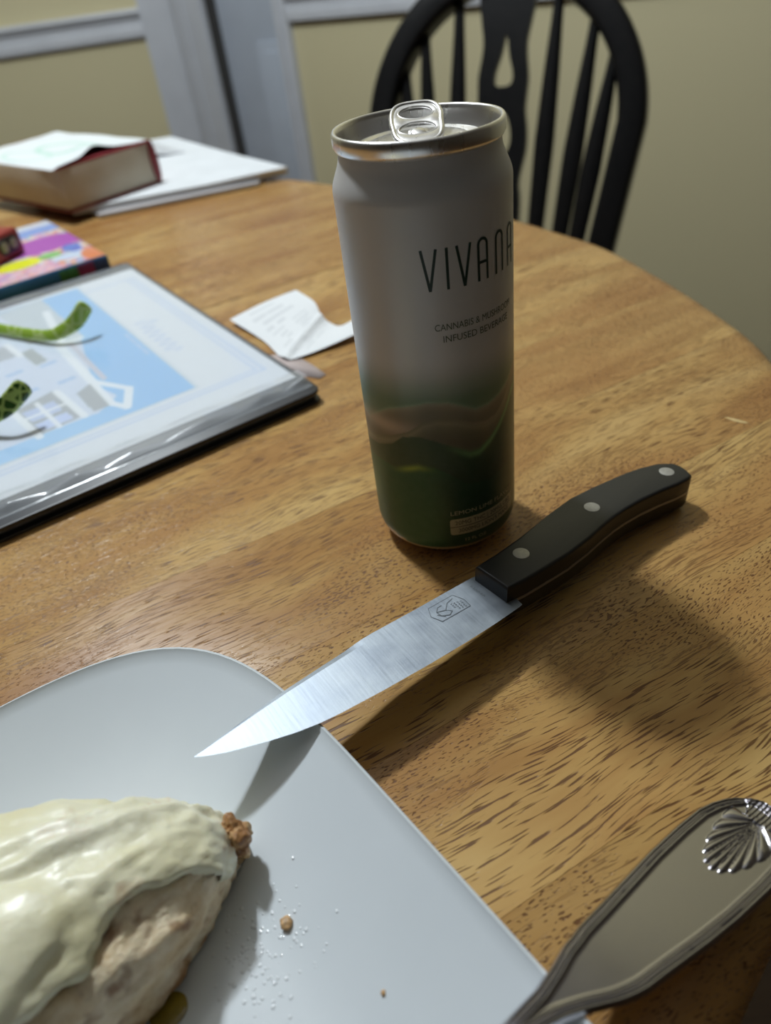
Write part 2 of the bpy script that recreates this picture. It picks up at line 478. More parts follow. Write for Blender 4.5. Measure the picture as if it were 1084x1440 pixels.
def can_colours(v):
    v = np.asarray(v); th = np.degrees(np.arctan2(v[:, 1], v[:, 0])); z = v[:, 2] * 1000
    th = np.where(th > 60, th - 360, th)                        # seam at the far side
    c = lambda r, g, b_: np.array([r, g, b_])
    white, mint, deep = c(.61, .60, .595), c(.30, .47, .34), c(.016, .105, .048)
    out = np.repeat(white[None], len(v), 0)
    def lay(mask, colr):
        nonlocal out
        m_ = np.clip(mask, 0, 1)[:, None]; out = out * (1 - m_) + colr * m_
    I = lambda xs, ys: np.interp(th, xs, ys)
    # green mist below the white
    lay(1 - sm(72, 90, z), c(.15, .24, .16))
    # far hill
    r1 = I([-300, -200, -160, -145, -135, -118, -104, -90, -80, -70, -60, -49, -38, -25, 0, 60], [70, 66, 62, 67, 70, 72.5, 74.2, 73.6, 71.4, 68.6, 68.6, 70.0, 72.5, 76.5, 79, 72])
    d = r1 - z
    hill = c(.30, .275, .20) * (0.55 + 0.45 * np.exp(-np.abs(d - 1.0) / 2.0))[:, None]
    lay(sm(-0.25, 0.45, d), hill)
    lay(np.exp(-np.abs(d - 0.15) / 0.5) * 0.55 * (d > -1), c(.30, .44, .30))
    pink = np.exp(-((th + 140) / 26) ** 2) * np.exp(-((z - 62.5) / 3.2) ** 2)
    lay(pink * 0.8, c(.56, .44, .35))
    # second sweep
    r2 = I([-300, -170, -150, -135, -120, -108, -98, -85, -72, -62, -52, -42, -32, -10, 60], [58, 54, 56, 58.5, 61.8, 66.2, 67.6, 66.4, 63.4, 62.0, 62.8, 66.5, 72.5, 78, 70])
    d = r2 - z
    lay(sm(-0.2, 0.4, d), c(.19, .18, .12) * (0.55 + 0.75 * np.exp(-np.abs(d - 2.0) / 2.6))[:, None])
    lay(np.exp(-np.abs(d - 0.6) / 0.6) * (d > -.3) * sm(-95, -60, th) * 0.45, c(.46, .36, .26))
    # third sweep with a lit green crest
    r3 = I([-300, -170, -150, -135, -125, -112, -100, -88, -76, -68, -58, -48, -38, -30, 0, 60], [52, 50, 52, 55, 59.2, 60.2, 58.2, 55.2, 51.6, 51.4, 54.4, 58.6, 63.5, 67.5, 72, 64])
    d = r3 - z
    lay(sm(-0.2, 0.4, d), c(.030, .075, .040))
    crest = np.exp(-((d - 1.3) / 1.4) ** 2) * (sm(-100, -62, th))
    lay(crest * 0.95, c(.17, .36, .15))
    # near ground
    r4 = I([-300, -170, -150, -135, -126, -115, -103, -92, -80, -60, -40, 60], [44, 44, 45, 44.5, 46.0, 47.6, 46.8, 43.5, 38, 36, 38, 44])
    d = r4 - z
    lay(sm(-0.2, 0.5, d), deep)
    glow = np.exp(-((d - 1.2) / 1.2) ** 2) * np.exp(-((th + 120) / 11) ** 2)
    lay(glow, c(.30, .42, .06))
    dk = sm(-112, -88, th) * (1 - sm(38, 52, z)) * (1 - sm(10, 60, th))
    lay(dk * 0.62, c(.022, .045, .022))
    lay(1 - sm(6.4, 7.2, z - 2.6 * np.exp(-((th + 150) / 14) ** 2)), c(.62, .47, .28))   # bare gold metal at the foot
    return np.c_[out, np.ones(len(v))]
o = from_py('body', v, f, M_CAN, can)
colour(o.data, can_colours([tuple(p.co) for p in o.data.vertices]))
# bottom dome
v, f = lathe([(0.0228, 0.0030), (0.0222, 0.0012), (0.0212, 0.0004), (0.0203, 0.0010), (0.0195, 0.004), (0.014, 0.0085), (0.006, 0.0105), (0.0005, 0.011)], 96); f.append(tuple(range(len(v) - 96, len(v))))
from_py('base', v, f, M_ALU, can, label='bare aluminium foot')
# seamed rim and countersink
rim = [(0.0250, 0.1500), (0.0262, 0.1506), (0.0267, 0.1516), (0.0268, 0.1535), (0.02675, 0.1548), (0.0263, 0.1556), (0.0257, 0.1556), (0.0252, 0.1551), (0.0249, 0.1540), (0.0241, 0.1510), (0.0232, 0.1484), (0.0226, 0.1474), (0.0219, 0.1471), (0.0213, 0.1475), (0.0208, 0.1490), (0.0204, 0.1502), (0.0198, 0.1506)]
v, f = lathe(rim, 128); from_py('rim', v, f, M_ALU, can)
# lid panel with the opening (away from the camera, under the nose of the tab) and a raised bead
v, f = [], []
rr = [0.0198, 0.0186, 0.0178, 0.017, 0.0155, 0.014, 0.012, 0.010, 0.008, 0.006, 0.0045, 0.0036, 0.003, 0.0015]
S = 96
TAB_DIR = math.radians(-95)                     # direction from rivet to the pouring side
for i, r in enumerate(rr):
    for kk in range(S):
        a = 2 * math.pi * kk / S; x, y = r * math.cos(a), r * math.sin(a)
        z = 0.1506 - (0.0006 if 0.0165 < r < 0.0182 else 0) + (0.0012 if r < 0.004 else 0)
        v.append((x, y, z))
mo = Vector((0.0098 * math.cos(TAB_DIR), 0.0098 * math.sin(TAB_DIR)))
for i in range(len(rr) - 1):
    for kk in range(S):
        k2 = (kk + 1) % S
        q = (i * S + kk, i * S + k2, (i + 1) * S + k2, (i + 1) * S + kk)
        c = sum((Vector(v[j]) for j in q), Vector()) / 4
        dx = (Vector((c.x, c.y)) - mo); ax_ = Vector((math.cos(TAB_DIR), math.sin(TAB_DIR)))
        pa, pb = dx.dot(ax_), dx.dot(Vector((-ax_.y, ax_.x)))
        if (pa / 0.0052) ** 2 + (pb / 0.0078) ** 2 < 1: continue
        f.append(q)
f.append(tuple(range(len(v) - S, len(v))))
lid = from_py('lid', v, f, M_ALU, can)
# opened flap bent down inside the mouth
v, f = grid(12, 8, lambda a, c: (mo.x + (a - .5) * 0.013, mo.y - 0.003 + (c - .5) * 0.004, 0.148 - c * 0.008))
from_py('mouth_flap', v, f, M_ALU, lid)
# raised pull tab: rounded plate with two holes and a rolled edge
def tab_outline(L0, L1, w, n=14):
    pts = []
    for kk in range(4 * n):
        t = 2 * math.pi * kk / (4 * n)
        cx_, sx_ = math.cos(t), math.sin(t)
        e = 2 / 3.4
        x = abs(cx_) ** e * (1 if cx_ > 0 else -1) * w; y = abs(sx_) ** e * (1 if sx_ > 0 else -1)
        pts.append((x * (1.0 if y > 0 else 0.96), (L0 + L1) / 2 + y * (L1 - L0) / 2))
    return pts
def oval(cx_, cy_, a, b_, n=28, flat=0.0):
    pts = []
    for kk in range(n):
        t = 2 * math.pi * kk / n; y = math.sin(t)
        pts.append((cx_ + a * math.cos(t), cy_ + b_ * (y if y > 0 or not flat else y * flat)))
    return pts
def plate_with_holes(outer, holes, th, bev=0.0):
    bm = bmesh.new(); edges = []
    for loop in [outer] + holes:
        vs = [bm.verts.new((x, y, 0)) for x, y in loop]
        edges += [bm.edges.new((vs[i], vs[(i + 1) % len(vs)])) for i in range(len(vs))]
    bmesh.ops.triangle_fill(bm, use_beauty=True, use_dissolve=False, edges=edges)
    r = bmesh.ops.extrude_face_region(bm, geom=bm.faces[:])
    for e in r['geom']:
        if isinstance(e, bmesh.types.BMVert): e.co.z = th
    bmesh.ops.recalc_face_normals(bm, faces=bm.faces)
    if bev:
        ed = [e for e in bm.edges if len(e.link_faces) == 2 and e.calc_face_angle(0) > 1.0]
        bmesh.ops.bevel(bm, geom=ed, offset=bev, segments=2, affect='EDGES', profile=0.5)
    return bm
tab_h = [oval(0, 0.0104, 0.0056, 0.0037), oval(0, 0.0012, 0.0060, 0.0040, flat=0.75)]
bm = plate_with_holes(tab_outline(-0.0060, 0.0162, 0.0078), tab_h, 0.0007, 0.0002)
tab = from_bm('pull_tab', bm, M_ALU, can, sharp=60)
ring_path = [(x, y, 0.0003) for x, y in tab_outline(-0.0060, 0.0162, 0.0078)]
v, f = sweep(ring_path, ellipse(0.00085, 0.00085, 8), closed=True); from_py('rolled_edge', v, f, M_ALU, tab)
for hh in tab_h:
    v, f = sweep([(x, y, 0.0004) for x, y in hh], ellipse(0.0004, 0.0004, 8), closed=True); from_py('rolled_edge', v, f, M_ALU, tab)
bm = prism(round_poly([(-0.0034, -0.0030), (0.0034, -0.0030), (0.0030, 0.0022), (-0.0030, 0.0022)], 0.0014), -0.0004, 0.0002, 0.0002)
from_bm('rivet_tongue', bm, M_ALU, tab, sharp=50)
v, f = lathe([(0.0024, 0.0), (0.0024, 0.0003), (0.0019, 0.0006), (0.0005, 0.0007)], 24); f.append(tuple(range(len(v) - 24, len(v))))
from_py('rivet', v, f, M_ALU, tab)
TAB_TILT = math.radians(19)
tab.matrix_local = Matrix.Translation((0.0, -0.0005, 0.1524)) @ Matrix.Rotation(math.radians(-4), 4, 'Z') @ Matrix.Rotation(TAB_TILT, 4, 'X')

# lettering wrapped on the can: strokes in (angle, height)
M_INK = plain('dark_green_ink', (0.012, 0.035, 0.028, 1), 0.45)
M_GOLD = plain('pale_gold_ink', (0.52, 0.48, 0.34, 1), 0.45)
M_INK2 = plain('grey_green_ink', (0.085, 0.11, 0.075, 1), 0.5)
RT = R + 0.00010
def on_can(deg, z, r=RT): a = math.radians(deg); return (r * math.cos(a), r * math.sin(a), z)
DEG = 180 / math.pi / R                        # degrees per metre of arc
def ribbon(polylines, w):
    """polylines: lists of (arc metres, z); flat strokes of width w with mitred joints."""
    v, f = [], []
    for pl in polylines:
        P = [Vector(p) for p in pl]
        # subdivide so the stroke follows the curvature
        Q = []
        for a, b_ in zip(P, P[1:]):
            n = max(1, int((b_ - a).length / 0.0012))
            Q += [a + (b_ - a) * (i / n) for i in range(n)]
        Q.append(P[-1]); N = len(Q); i0 = len(v)
        for i, p in enumerate(Q):
            t = (Q[min(i + 1, N - 1)] - Q[max(i - 1, 0)]).normalized(); n = Vector((-t.y, t.x)) * w / 2
            for q in (p + n, p - n): v.append(on_can(q.x * DEG, q.y))
        for i in range(N - 1): f.append((i0 + 2 * i, i0 + 2 * i + 1, i0 + 2 * i + 3, i0 + 2 * i + 2))
    return v, f
def arch(x0, x1, z0, z1):
    r = (x1 - x0) / 2; cx_ = (x0 + x1) / 2; pts = [(x0, z0)]
    for i in range(13):
        t = math.pi - math.pi * i / 12; pts.append((cx_ + r * math.cos(t), z1 - r * 1.1 + r * 1.1 * math.sin(t)))
    return pts + [(x1, z0)]
A_ = lambda d: d / DEG
Z0, Z1 = 0.1131, 0.1260
letters = [[[(A_(-100.4), Z1), (A_(-96.0), Z0)], [(A_(-96.0), Z0), (A_(-91.2), Z1)]],
           [[(A_(-84.7), Z1), (A_(-84.7), Z0)]],
           [[(A_(-78.4), Z1), (A_(-73.8), Z0)], [(A_(-73.8), Z0), (A_(-69.3), Z1)]],
           [arch(A_(-63.6), A_(-56.8), Z0, Z1), [(A_(-63.6), 0.1189), (A_(-56.8), 0.1189)]],
           [arch(A_(-48.6), A_(-41.6), Z0, Z1)],
           [arch(A_(-33.8), A_(-27.0), Z0, Z1), [(A_(-33.8), 0.1189), (A_(-27.0), 0.1189)]]]
for L in letters:
    v, f = ribbon(L, 0.0009); from_py('brand_letter', v, f, M_INK, can, smooth=False)
def text_mesh(txt, size, align='LEFT', space=1.0):
    cu = bpy.data.curves.new('txt', 'FONT'); cu.body = txt; cu.size = size; cu.align_x = align; cu.space_character = space
    cu.resolution_u = 3
    ob = bpy.data.objects.new('txt', cu); COL.objects.link(ob)
    dg = bpy.context.evaluated_depsgraph_get(); dg.update()
    me = bpy.data.meshes.new_from_object(ob.evaluated_get(dg)); me.materials.clear()
    bpy.data.objects.remove(ob); bpy.data.curves.remove(cu)
    return me
def can_text(txt, cap_h, centre_deg, z_base, mat, width_deg=None):
    me = text_mesh(txt, cap_h / 0.70, 'CENTER')
    xs = [p.co.x for p in me.vertices]; w = max(xs) - min(xs); mid = (max(xs) + min(xs)) / 2
    s = (width_deg / DEG) / w if width_deg else 1.0
    bm = bmesh.new(); bm.from_mesh(me); bmesh.ops.triangulate(bm, faces=bm.faces)
    for p in bm.verts: p.co = on_can(centre_deg + (p.co.x - mid) * s * DEG, z_base + p.co.y)
    bpy.data.meshes.remove(me)
    return from_bm('lettering', bm, mat, can, smooth=False)
can_text('CANNABIS & MUSHROOM', 0.0023, -63.5, 0.0998, M_INK2, 63)
can_text('INFUSED BEVERAGE', 0.0023, -63.0, 0.0957, M_INK2, 54)
can_text('LEMON LIME FLAVOR', 0.0019, -63.0, 0.0238, M_GOLD, 61)
# strength box: rounded pale gold plate with dark rows
def on_strip(d0, d1, z0, z1, r, rad=0.0012):
    pl = round_poly([(A_(d0), z0), (A_(d1), z0), (A_(d1), z1), (A_(d0), z1)], rad, 4)
    bm = bmesh.new(); ff = bm.faces.new([bm.verts.new((x, y, 0)) for x, y in pl])
    for xs in np.arange(A_(d0) + 0.001, A_(d1), 0.001):
        bmesh.ops.bisect_plane(bm, geom=bm.verts[:] + bm.edges[:] + bm.faces[:], plane_co=(xs, 0, 0), plane_no=(1, 0, 0))
    for p in bm.verts: p.co = on_can(p.co.x * DEG, p.co.y, r)
    return bm
from_bm('label_box', on_strip(-94.5, -31.5, 0.0140, 0.0218, R + 0.00006), M_GOLD, can, label='pale gold strength box')
M_INK3 = plain('black_ink', (0.012, 0.02, 0.014, 1), 0.5)
from_bm('label_line', on_strip(-94.5, -31.5, 0.01775, 0.01805, R + 0.0001, 0.00005), M_INK3, can)
can_text('20MG THC | 20MG CBD', 0.0019, -63.0, 0.0189, M_INK3, 55)
can_text("3000MG LION'S MANE", 0.0019, -63.0, 0.0151, M_INK3, 50)
can_text('12 FL OZ', 0.0014, -74.0, 0.0102, M_GOLD, 18)

# ------------------------------------------------------------------ steak knife, tip resting on the plate rim
BUTT = Vector((0.120, 0.2315)); KD = Vector((-0.871, -0.492)).normalized(); KN = Vector((-KD.y, KD.x))
SLOPE = 0.068
knife = empty('steak_knife', (BUTT.x, BUTT.y, T), 'black-handled steak knife with three rivets, its tip resting on the plate rim', 'knife')
def kp(s, n, z):                                # s from butt towards the tip, n across, z above knife mid plane
    p = KD * s + KN * n
    return (p.x - KD.x * SLOPE * z, p.y - KD.y * SLOPE * z, 0.0090 + SLOPE * s + z)
k = NT('black_handle_plastic'); n = k.noise(k.obj(), 900, 2)
k.setp(Base_Color=(0.011, 0.011, 0.012, 1), Roughness=0.42, Normal=k.bump(n, 0.12, 0.0002)); M_BLACK = k.m
k = NT('brushed_blade'); o_ = k.obj()
kr = k.mapping(o_, rot=(0, 0, -math.atan2(KD.y, KD.x)))
cross = k.noise(k.mapping(kr, scale=(900, 60, 60)), 1, 2); stain = k.noise(kr, 90, 4)
k.setp(Base_Color=k.ramp(stain, [(0.35, (0.25, 0.28, 0.32, 1)), (0.7, (0.35, 0.385, 0.42, 1))]), Metallic=1.0,
       Roughness=k.math('ADD', 0.40, k.math('MULTIPLY', stain, 0.2)), Normal=k.bump(cross, 0.16, 0.0002)); M_BLADE = k.m
M_RIVET = plain('rivet_metal', (0.42, 0.41, 0.38, 1), 0.5, 0.6, var=0.1, scale=900)
TOPN = [(-5.9, -8.5), (-1.0, -12.2), (6.7, -14.5), (14, -15.7), (21.6, -16.3), (33, -16.9), (45, -17.0), (60, -14.6), (77.1, -10.9), (90, -9.0), (100.9, -7.9)]
BOTN = [(99.8, 7.7), (92, 8.2), (84.4, 8.0), (70.3, 7.4), (58, 5.6), (47.5, 3.4), (40, 2.1), (33.5, 1.5), (24, 1.3), (13.6, 1.9), (5, 2.9), (-1.5, 3.0), (-4.4, 2.0), (-6.0, -1.5), (-6.6, -5.0)]
hand_out = [(a * 0.001, c * 0.001) for a, c in TOPN + BOTN]
def scale_bm(z0, z1, bev):
    bm = prism(hand_out, z0, z1, 0)
    big = z1 if z1 > 0.002 else z0
    ed = [e for e in bm.edges if all(abs(q.co.z - big) < 1e-7 for q in e.verts)]
    bmesh.ops.bevel(bm, geom=ed, offset=bev, segments=4, affect='EDGES', profile=0.5)
    for q in bm.verts: q.co = kp(q.co.x, q.co.y, q.co.z)
    return bm
from_bm('handle_scale', scale_bm(0.0008, 0.0075, 0.0013), M_BLACK, knife, sharp=40)
from_bm('handle_scale', scale_bm(-0.0075, -0.0008, 0.0018), M_BLACK, knife, sharp=40)
bm = prism([(a * 0.998 + 0.0001, c + (0.00012 if c > 0 else -0.0)) for a, c in hand_out], -0.0006, 0.0006)
for q in bm.verts: q.co = kp(q.co.x, q.co.y, q.co.z)
from_bm('tang', bm, plain('tang_metal', (0.32, 0.30, 0.28, 1), 0.5, 0.6), knife, sharp=40)
for s_, n_ in ((83.6, -3.2), (43.3, -7.2), (1.7, -5.6)):
    vv, ff = lathe([(0.0030, 0.0070), (0.0030, 0.00758), (0.0022, 0.00772), (0.0004, 0.00775)], 28)
    ff.append(tuple(range(len(vv) - 28, len(vv))))
    from_py('rivet', [kp(s_ * .001 + q[0], n_ * .001 + q[1], q[2]) for q in vv], ff, M_RIVET, knife, sharp=50)
# blade: wedge section, spine to edge, with a bevel line
SPINE = [(96, -9.4), (101, -9.6), (112, -9.3), (128, -8.8), (145, -8.5), (151, -8.1), (165, -6.7), (179.5, -5.1), (190, -3.4), (197.7, -2.0), (206, -0.5), (211.8, 0.6)]
EDGE = [(95.3, 10.9), (97, 11.3), (107.7, 12.3), (122, 13.1), (138.4, 13.4), (155, 13.3), (170, 12.8), (176.8, 12.2), (184, 10.9), (191.5, 8.9), (203.4, 5.0), (208, 2.9), (211.8, 0.8)]
BEV = [(95, 6.5), (99, 6.5), (104, 5.2), (110, 2.4), (118, 1.6), (130, 2.0), (150, 2.0), (170, 1.6), (185, 1.4), (195, 1.2), (205, 1.2), (211.8, 0.7)]
ii = lambda L, s_: float(np.interp(s_, [a for a, _ in L], [c for _, c in L]))
NS = 150; v, f = [], []
for i in range(NS):
    s_ = 95.6 + (211.8 - 95.6) * i / (NS - 1)
    sp_, eg, bv = ii(SPINE, s_), ii(EDGE, s_), ii(BEV, s_)
    bv = min(max(bv, sp_ + 0.02), eg - 0.02)
    fade = max(0.12, min(1, (212 - s_) / 60)); swage = sp_ + (bv - sp_) * 0.22
    h1 = 0.85 * fade * (1 - 0.75 * float(sm(147, 158, s_))) ; h2 = 0.85 * fade; h3 = 0.70 * fade
    for n_, h in ((sp_, h1), (swage, h2), (bv, h3), (eg, 0.05), (bv, -h3), (swage, -h2), (sp_, -h1)):
        v.append(kp(s_ * .001, n_ * .001, h * .001))
for i in range(NS - 1):
    for j in range(7):
        j2 = (j + 1) % 7; f.append((i * 7 + j, i * 7 + j2, (i + 1) * 7 + j2, (i + 1) * 7 + j))
f.append(tuple(range(7))); f.append(tuple((NS - 1) * 7 + j for j in range(7)))
blade = from_py('blade', v, f, M_BLADE, knife, sharp=4)
# stamped mark: frame with a bird-like curve and rows of strokes
M_ETCH = plain('etched_mark', (0.13, 0.145, 0.16, 1), 0.6, 0.3)
def flat_strokes(pls, w, z):
    v, f = [], []
    for pl in pls:
        P = [Vector(p) for p in pl]; i0 = len(v); N = len(P)
        for i, p in enumerate(P):
            t = (P[min(i + 1, N - 1)] - P[max(i - 1, 0)]).normalized(); n = Vector((-t.y, t.x)) * w / 2
            v += [kp((p + n).x * .001, (p + n).y * .001, z), kp((p - n).x * .001, (p - n).y * .001, z)]
        for i in range(N - 1): f.append((i0 + 2 * i, i0 + 2 * i + 1, i0 + 2 * i + 3, i0 + 2 * i + 2))
    return v, f
fr = [(110.5, 1.2), (122.8, 1.4), (124.6, -2.6), (123.0, -6.4), (112.2, -6.7), (110.3, -2.6), (110.5, 1.2)]
v, f = flat_strokes([[a, c] for a, c in zip(fr, fr[1:])], 0.22, 0.00089)
o = from_py('stamped_frame', v, f, M_ETCH, blade, smooth=False)
bird = [[(113.2, -5.4), (116.2, -4.6), (118.6, -2.2), (117.0, -0.6), (118.8, 0.4), (121.4, -0.8), (121.8, -3.2), (120.2, -4.8), (118.4, -4.9)], [(118.6, -2.2), (121.8, -3.2)], [(120.4, 0.2), (122.4, -2.0)]]
rows = []
rnd = random.Random(4)
for r_ in range(4):
    y0 = -4.9 + 0.1 * r_; x0 = 111.6 + 1.25 * r_
    for c_ in range(4 - (r_ > 2)):
        a0 = (111.5 + r_ * 1.15, -2.6 + c_ * 0.95 - 0.3 * r_)
        rows.append([a0, (a0[0] + 0.7, a0[1] + rnd.uniform(-.2, .2))]); rows.append([(a0[0] + rnd.uniform(0, .6), a0[1]), (a0[0] + rnd.uniform(.1, .5), a0[1] + 0.55)])
v, f = flat_strokes(bird, 0.30, 0.0009); v2, f2 = flat_strokes(rows, 0.16, 0.0009)
f += [tuple(i + len(v) for i in q) for q in f2]; v += v2
for c_ in range(6):
    a0 = (103.6 - 0.1 * c_, -6.2 + 1.25 * c_); st, fs = flat_strokes([[a0, (a0[0] + 1.1, a0[1] + rnd.uniform(-.3, .3))], [(a0[0] + .2, a0[1] + .45), (a0[0] + 0.9, a0[1] + 0.5)]], 0.15, 0.0009)
    f += [tuple(i + len(v) for i in q) for q in fs]; v += st
from_py('stamped_mark', v, f, M_ETCH, blade, smooth=False)

# ------------------------------------------------------------------ square white plate
PX, PY, PA, PTH, PN, RIM = -0.1079, 0.0195, 0.1309, 0.5821, 4.36, 0.020
plate = empty('plate', (PX, PY, T), 'glossy white squarish plate with rounded corners under the chicken', 'plate', PTH)
k = NT('white_glass'); n = k.noise(k.obj(), 40, 2)
k.setp(Base_Color=k.ramp(n, [(0.3, (0.70, 0.75, 0.79, 1)), (0.7, (0.72, 0.77, 0.81, 1))]), Roughness=0.16, Specular_IOR_Level=0.5, Subsurface_Weight=0.0); M_PLATE = k.m
def squircle(a, n=192, p=PN):
    out = []
    for i in range(n):
        t = 2 * math.pi * i / n; c, s_ = math.cos(t), math.sin(t)
        r = (abs(c) ** p + abs(s_) ** p) ** (-1 / p); out.append((a * r * c, a * r * s_))
    return out
def plate_z(q):                                 # upper surface as a function of the normalised radius
    if q < 0.66: return 0.0030
    t = (q - 0.66) / 0.34; return 0.0030 + (RIM - 0.0030) * (t ** 1.5)
def plate_at(x, y):                             # height of the dish above the table at a world position
    dx, dy = x - PX, y - PY; c, s_ = math.cos(PTH), math.sin(PTH)
    a, b_ = abs(dx * c + dy * s_) / PA, abs(-dx * s_ + dy * c) / PA
    return T + plate_z((a ** PN + b_ ** PN) ** (1 / PN))
prof = [(q, plate_z(q), 2 + (PN - 2) * min(1, q / 0.8)) for q in [0.004, 0.1, 0.2, 0.3, 0.4, 0.5, 0.6, 0.66, 0.70, 0.73, 0.76, 0.79, 0.82, 0.85, 0.88, 0.91, 0.94, 0.965, 0.985]]
prof += [(0.992, RIM + 0.0001, PN), (0.998, RIM - 0.0002, PN), (1.0, RIM - 0.0012, PN), (0.996, RIM - 0.0026, PN)]
prof += [(q, plate_z(q) - 0.0030, PN) for q in (0.96, 0.92, 0.88, 0.84, 0.80, 0.76, 0.72)]
prof += [(0.68, 0.0, PN), (0.66, 0.0, PN), (0.64, 0.0006, PN), (0.3, 0.0006, 3), (0.004, 0.0006, 2)]
v, f = [], []; NP = 192
for q, z, p in prof:
    for x, y in squircle(PA * q, NP, p): v.append((x, y, z))
for i in range(len(prof) - 1):
    for j in range(NP):
        j2 = (j + 1) % NP; f.append((i * NP + j, i * NP + j2, (i + 1) * NP + j2, (i + 1) * NP + j))
f.append(tuple(range(NP))[::-1]); f.append(tuple(range(len(v) - NP, len(v))))
from_py('dish', v, f, M_PLATE, plate, sharp=60)

# ------------------------------------------------------------------ cheese-topped chicken piece
HC = Vector((-0.1100, 0.0785)); HA = math.radians(207)     # long axis points away from the browned tip
chick = empty('chicken_piece', (HC.x, HC.y, T + 0.003), 'cooked chicken breast half covered in melted pale cheese, on the plate', 'food', HA)
def meat():
    k = NT('cooked_chicken'); o = k.obj()
    n1 = k.noise(o, 45, 5, 0.6); n2 = k.noise(o, 260, 4, 0.65); n3 = k.noise(o, 110, 3)
    c = k.ramp(n1, [(0.38, (0.42, 0.23, 0.09, 1)), (0.47, (0.68, 0.52, 0.31, 1)), (0.58, (0.82, 0.70, 0.50, 1))])
    sp_ = k.ramp(n3, [(0.52, (0, 0, 0, 1)), (0.64, (1, 1, 1, 1))])
    c = k.mix(k.math('MULTIPLY', sp_, 0.85), c, (0.24, 0.10, 0.03, 1))
    sz_ = k.node('ShaderNodeSeparateXYZ'); k.link(o, sz_.inputs[0])
    low = k.ramp(k.math('MULTIPLY', sz_.outputs[2], 50.0), [(0.15, (1, 1, 1, 1)), (0.75, (0, 0, 0, 1))])
    sear = k.ramp(n3, [(0.42, (0, 0, 0, 1)), (0.56, (1, 1, 1, 1))])
    c = k.mix(k.math('MULTIPLY', k.math('MULTIPLY', low, sear), 0.8), c, (0.36, 0.17, 0.05, 1))      # seared underside
    k.setp(Base_Color=c, Roughness=0.45, Subsurface_Weight=0.15, Subsurface_Radius=(0.004, 0.002, 0.001), Subsurface_Scale=0.6,
           Normal=k.bump(n2, 0.7, 0.0012)); return k.m
def cheese():
    k = NT('melted_cheese'); o = k.obj()
    n1 = k.noise(o, 30, 4); n2 = k.noise(o, 190, 3); n3 = k.noise(o, 60, 4, 0.6)
    c = k.ramp(n1, [(0.3, (0.76, 0.71, 0.46, 1)), (0.65, (0.84, 0.82, 0.66, 1))])
    br = k.ramp(n3, [(0.58, (0, 0, 0, 1)), (0.70, (1, 1, 1, 1))])
    sx_ = k.node('ShaderNodeSeparateXYZ'); k.link(o, sx_.inputs[0])
    tip = k.ramp(k.math('MULTIPLY', sx_.outputs[0], -18.0), [(0.25, (0, 0, 0, 1)), (0.8, (1, 1, 1, 1))])
    c = k.mix(k.math('MULTIPLY', k.math('MULTIPLY', br, tip), 0.75), c, (0.55, 0.27, 0.10, 1))
    k.setp(Base_Color=c, Roughness=0.46, Subsurface_Weight=0.2, Subsurface_Radius=(0.004, 0.003, 0.0015), Subsurface_Scale=0.5,
           Normal=k.bump(n2, 0.45, 0.0012), Coat_Weight=0.12, Coat_Roughness=0.2); return k.m
M_MEAT, M_CHEESE = meat(), cheese()
LA, LB, LH = 0.066, 0.036, 0.036
def lump(d, fine=1.0):
    """Surface of the meat in direction d (unit vector); x long axis."""
    x, y, z = d
    e = 1.0 + 0.10 * seed_noise(x * 1.7 + 3, y * 1.7, z * 1.7) + fine * (0.045 * seed_noise(x * 5, y * 5 + 7, z * 5) + 0.028 * seed_noise(x * 14, y * 14, z * 14 + 2) + 0.012 * seed_noise(x * 40, y * 40, z * 40))
    px = LA * x * e; py = LB * y * e * (0.5 + 0.5 * (1 + x) ** 0.8 if x < 0 else 1.0); pz = LH * math.copysign(abs(z) ** 0.75, z) * e
    if pz < 0: pz *= 0.06
    return Vector((px, py, pz + 0.0022))
bm = bmesh.new(); bmesh.ops.create_icosphere(bm, subdivisions=6, radius=1)
dirs = [v_.co.copy().normalized() for v_ in bm.verts]
for v_, d in zip(bm.verts, dirs): v_.co = lump(d)
meat_o = from_bm('meat', bm, M_MEAT, chick)
# melted topping: a thick-edged skin over the top of the lump
def mask(d):
    x, y, z = d
    e = 0.16 * seed_noise(x * 2.3 + 11, y * 2.3, z * 2.3) + 0.07 * seed_noise(x * 7, y * 7 + 3, z * 7) + 0.03 * seed_noise(x * 18, y * 18, z * 18)
    return z - 0.40 - 0.30 * y + 0.10 * x + e + 0.45 * float(1 - sm(-0.95, -0.55, x))
bm = bmesh.new(); bmesh.ops.create_icosphere(bm, subdivisions=6, radius=1)
kill = []
for v_ in bm.verts:
    d = v_.co.normalized(); w = mask(d)
    if w < -0.035: kill.append(v_); continue
    t = float(sm(-0.03, 0.055, w))
    x, y, z = d
    fold = 0.0010 * seed_noise(x * 2.5, y * 4.5, z * 3 + 5) + (0.0004 + 0.0007 * float(sm(0.15, -0.25, y) if False else 1 - sm(-0.3, 0.15, y))) * seed_noise(x * 9, y * 9, z * 9)
    ridge = 0.0022 * math.exp(-((y + 0.42 + 0.1 * math.sin(4 * x)) / 0.10) ** 2) + 0.0018 * math.exp(-((y + 0.1 - 0.15 * x) / 0.07) ** 2) * (x < 0.3)
    slab = float(sm(0.0, 0.10, 1 - math.hypot((x - 0.30) / 0.72, (y - 0.26) / 0.50) + 0.06 * seed_noise(x * 4, y * 4, 8)))
    p = lump(d, 0.22); n = Vector((d.x / LA, d.y / LB, d.z / LH)).normalized()
    v_.co = p + n * (-0.0008 + t * (0.0034 + fold * (1 - 0.8 * slab) + ridge * (1 - slab) + 0.0017 * slab + 0.0007 * (1 - slab) * seed_noise(x * 16, y * 16, z * 16)))
bmesh.ops.delete(bm, geom=kill, context='VERTS')
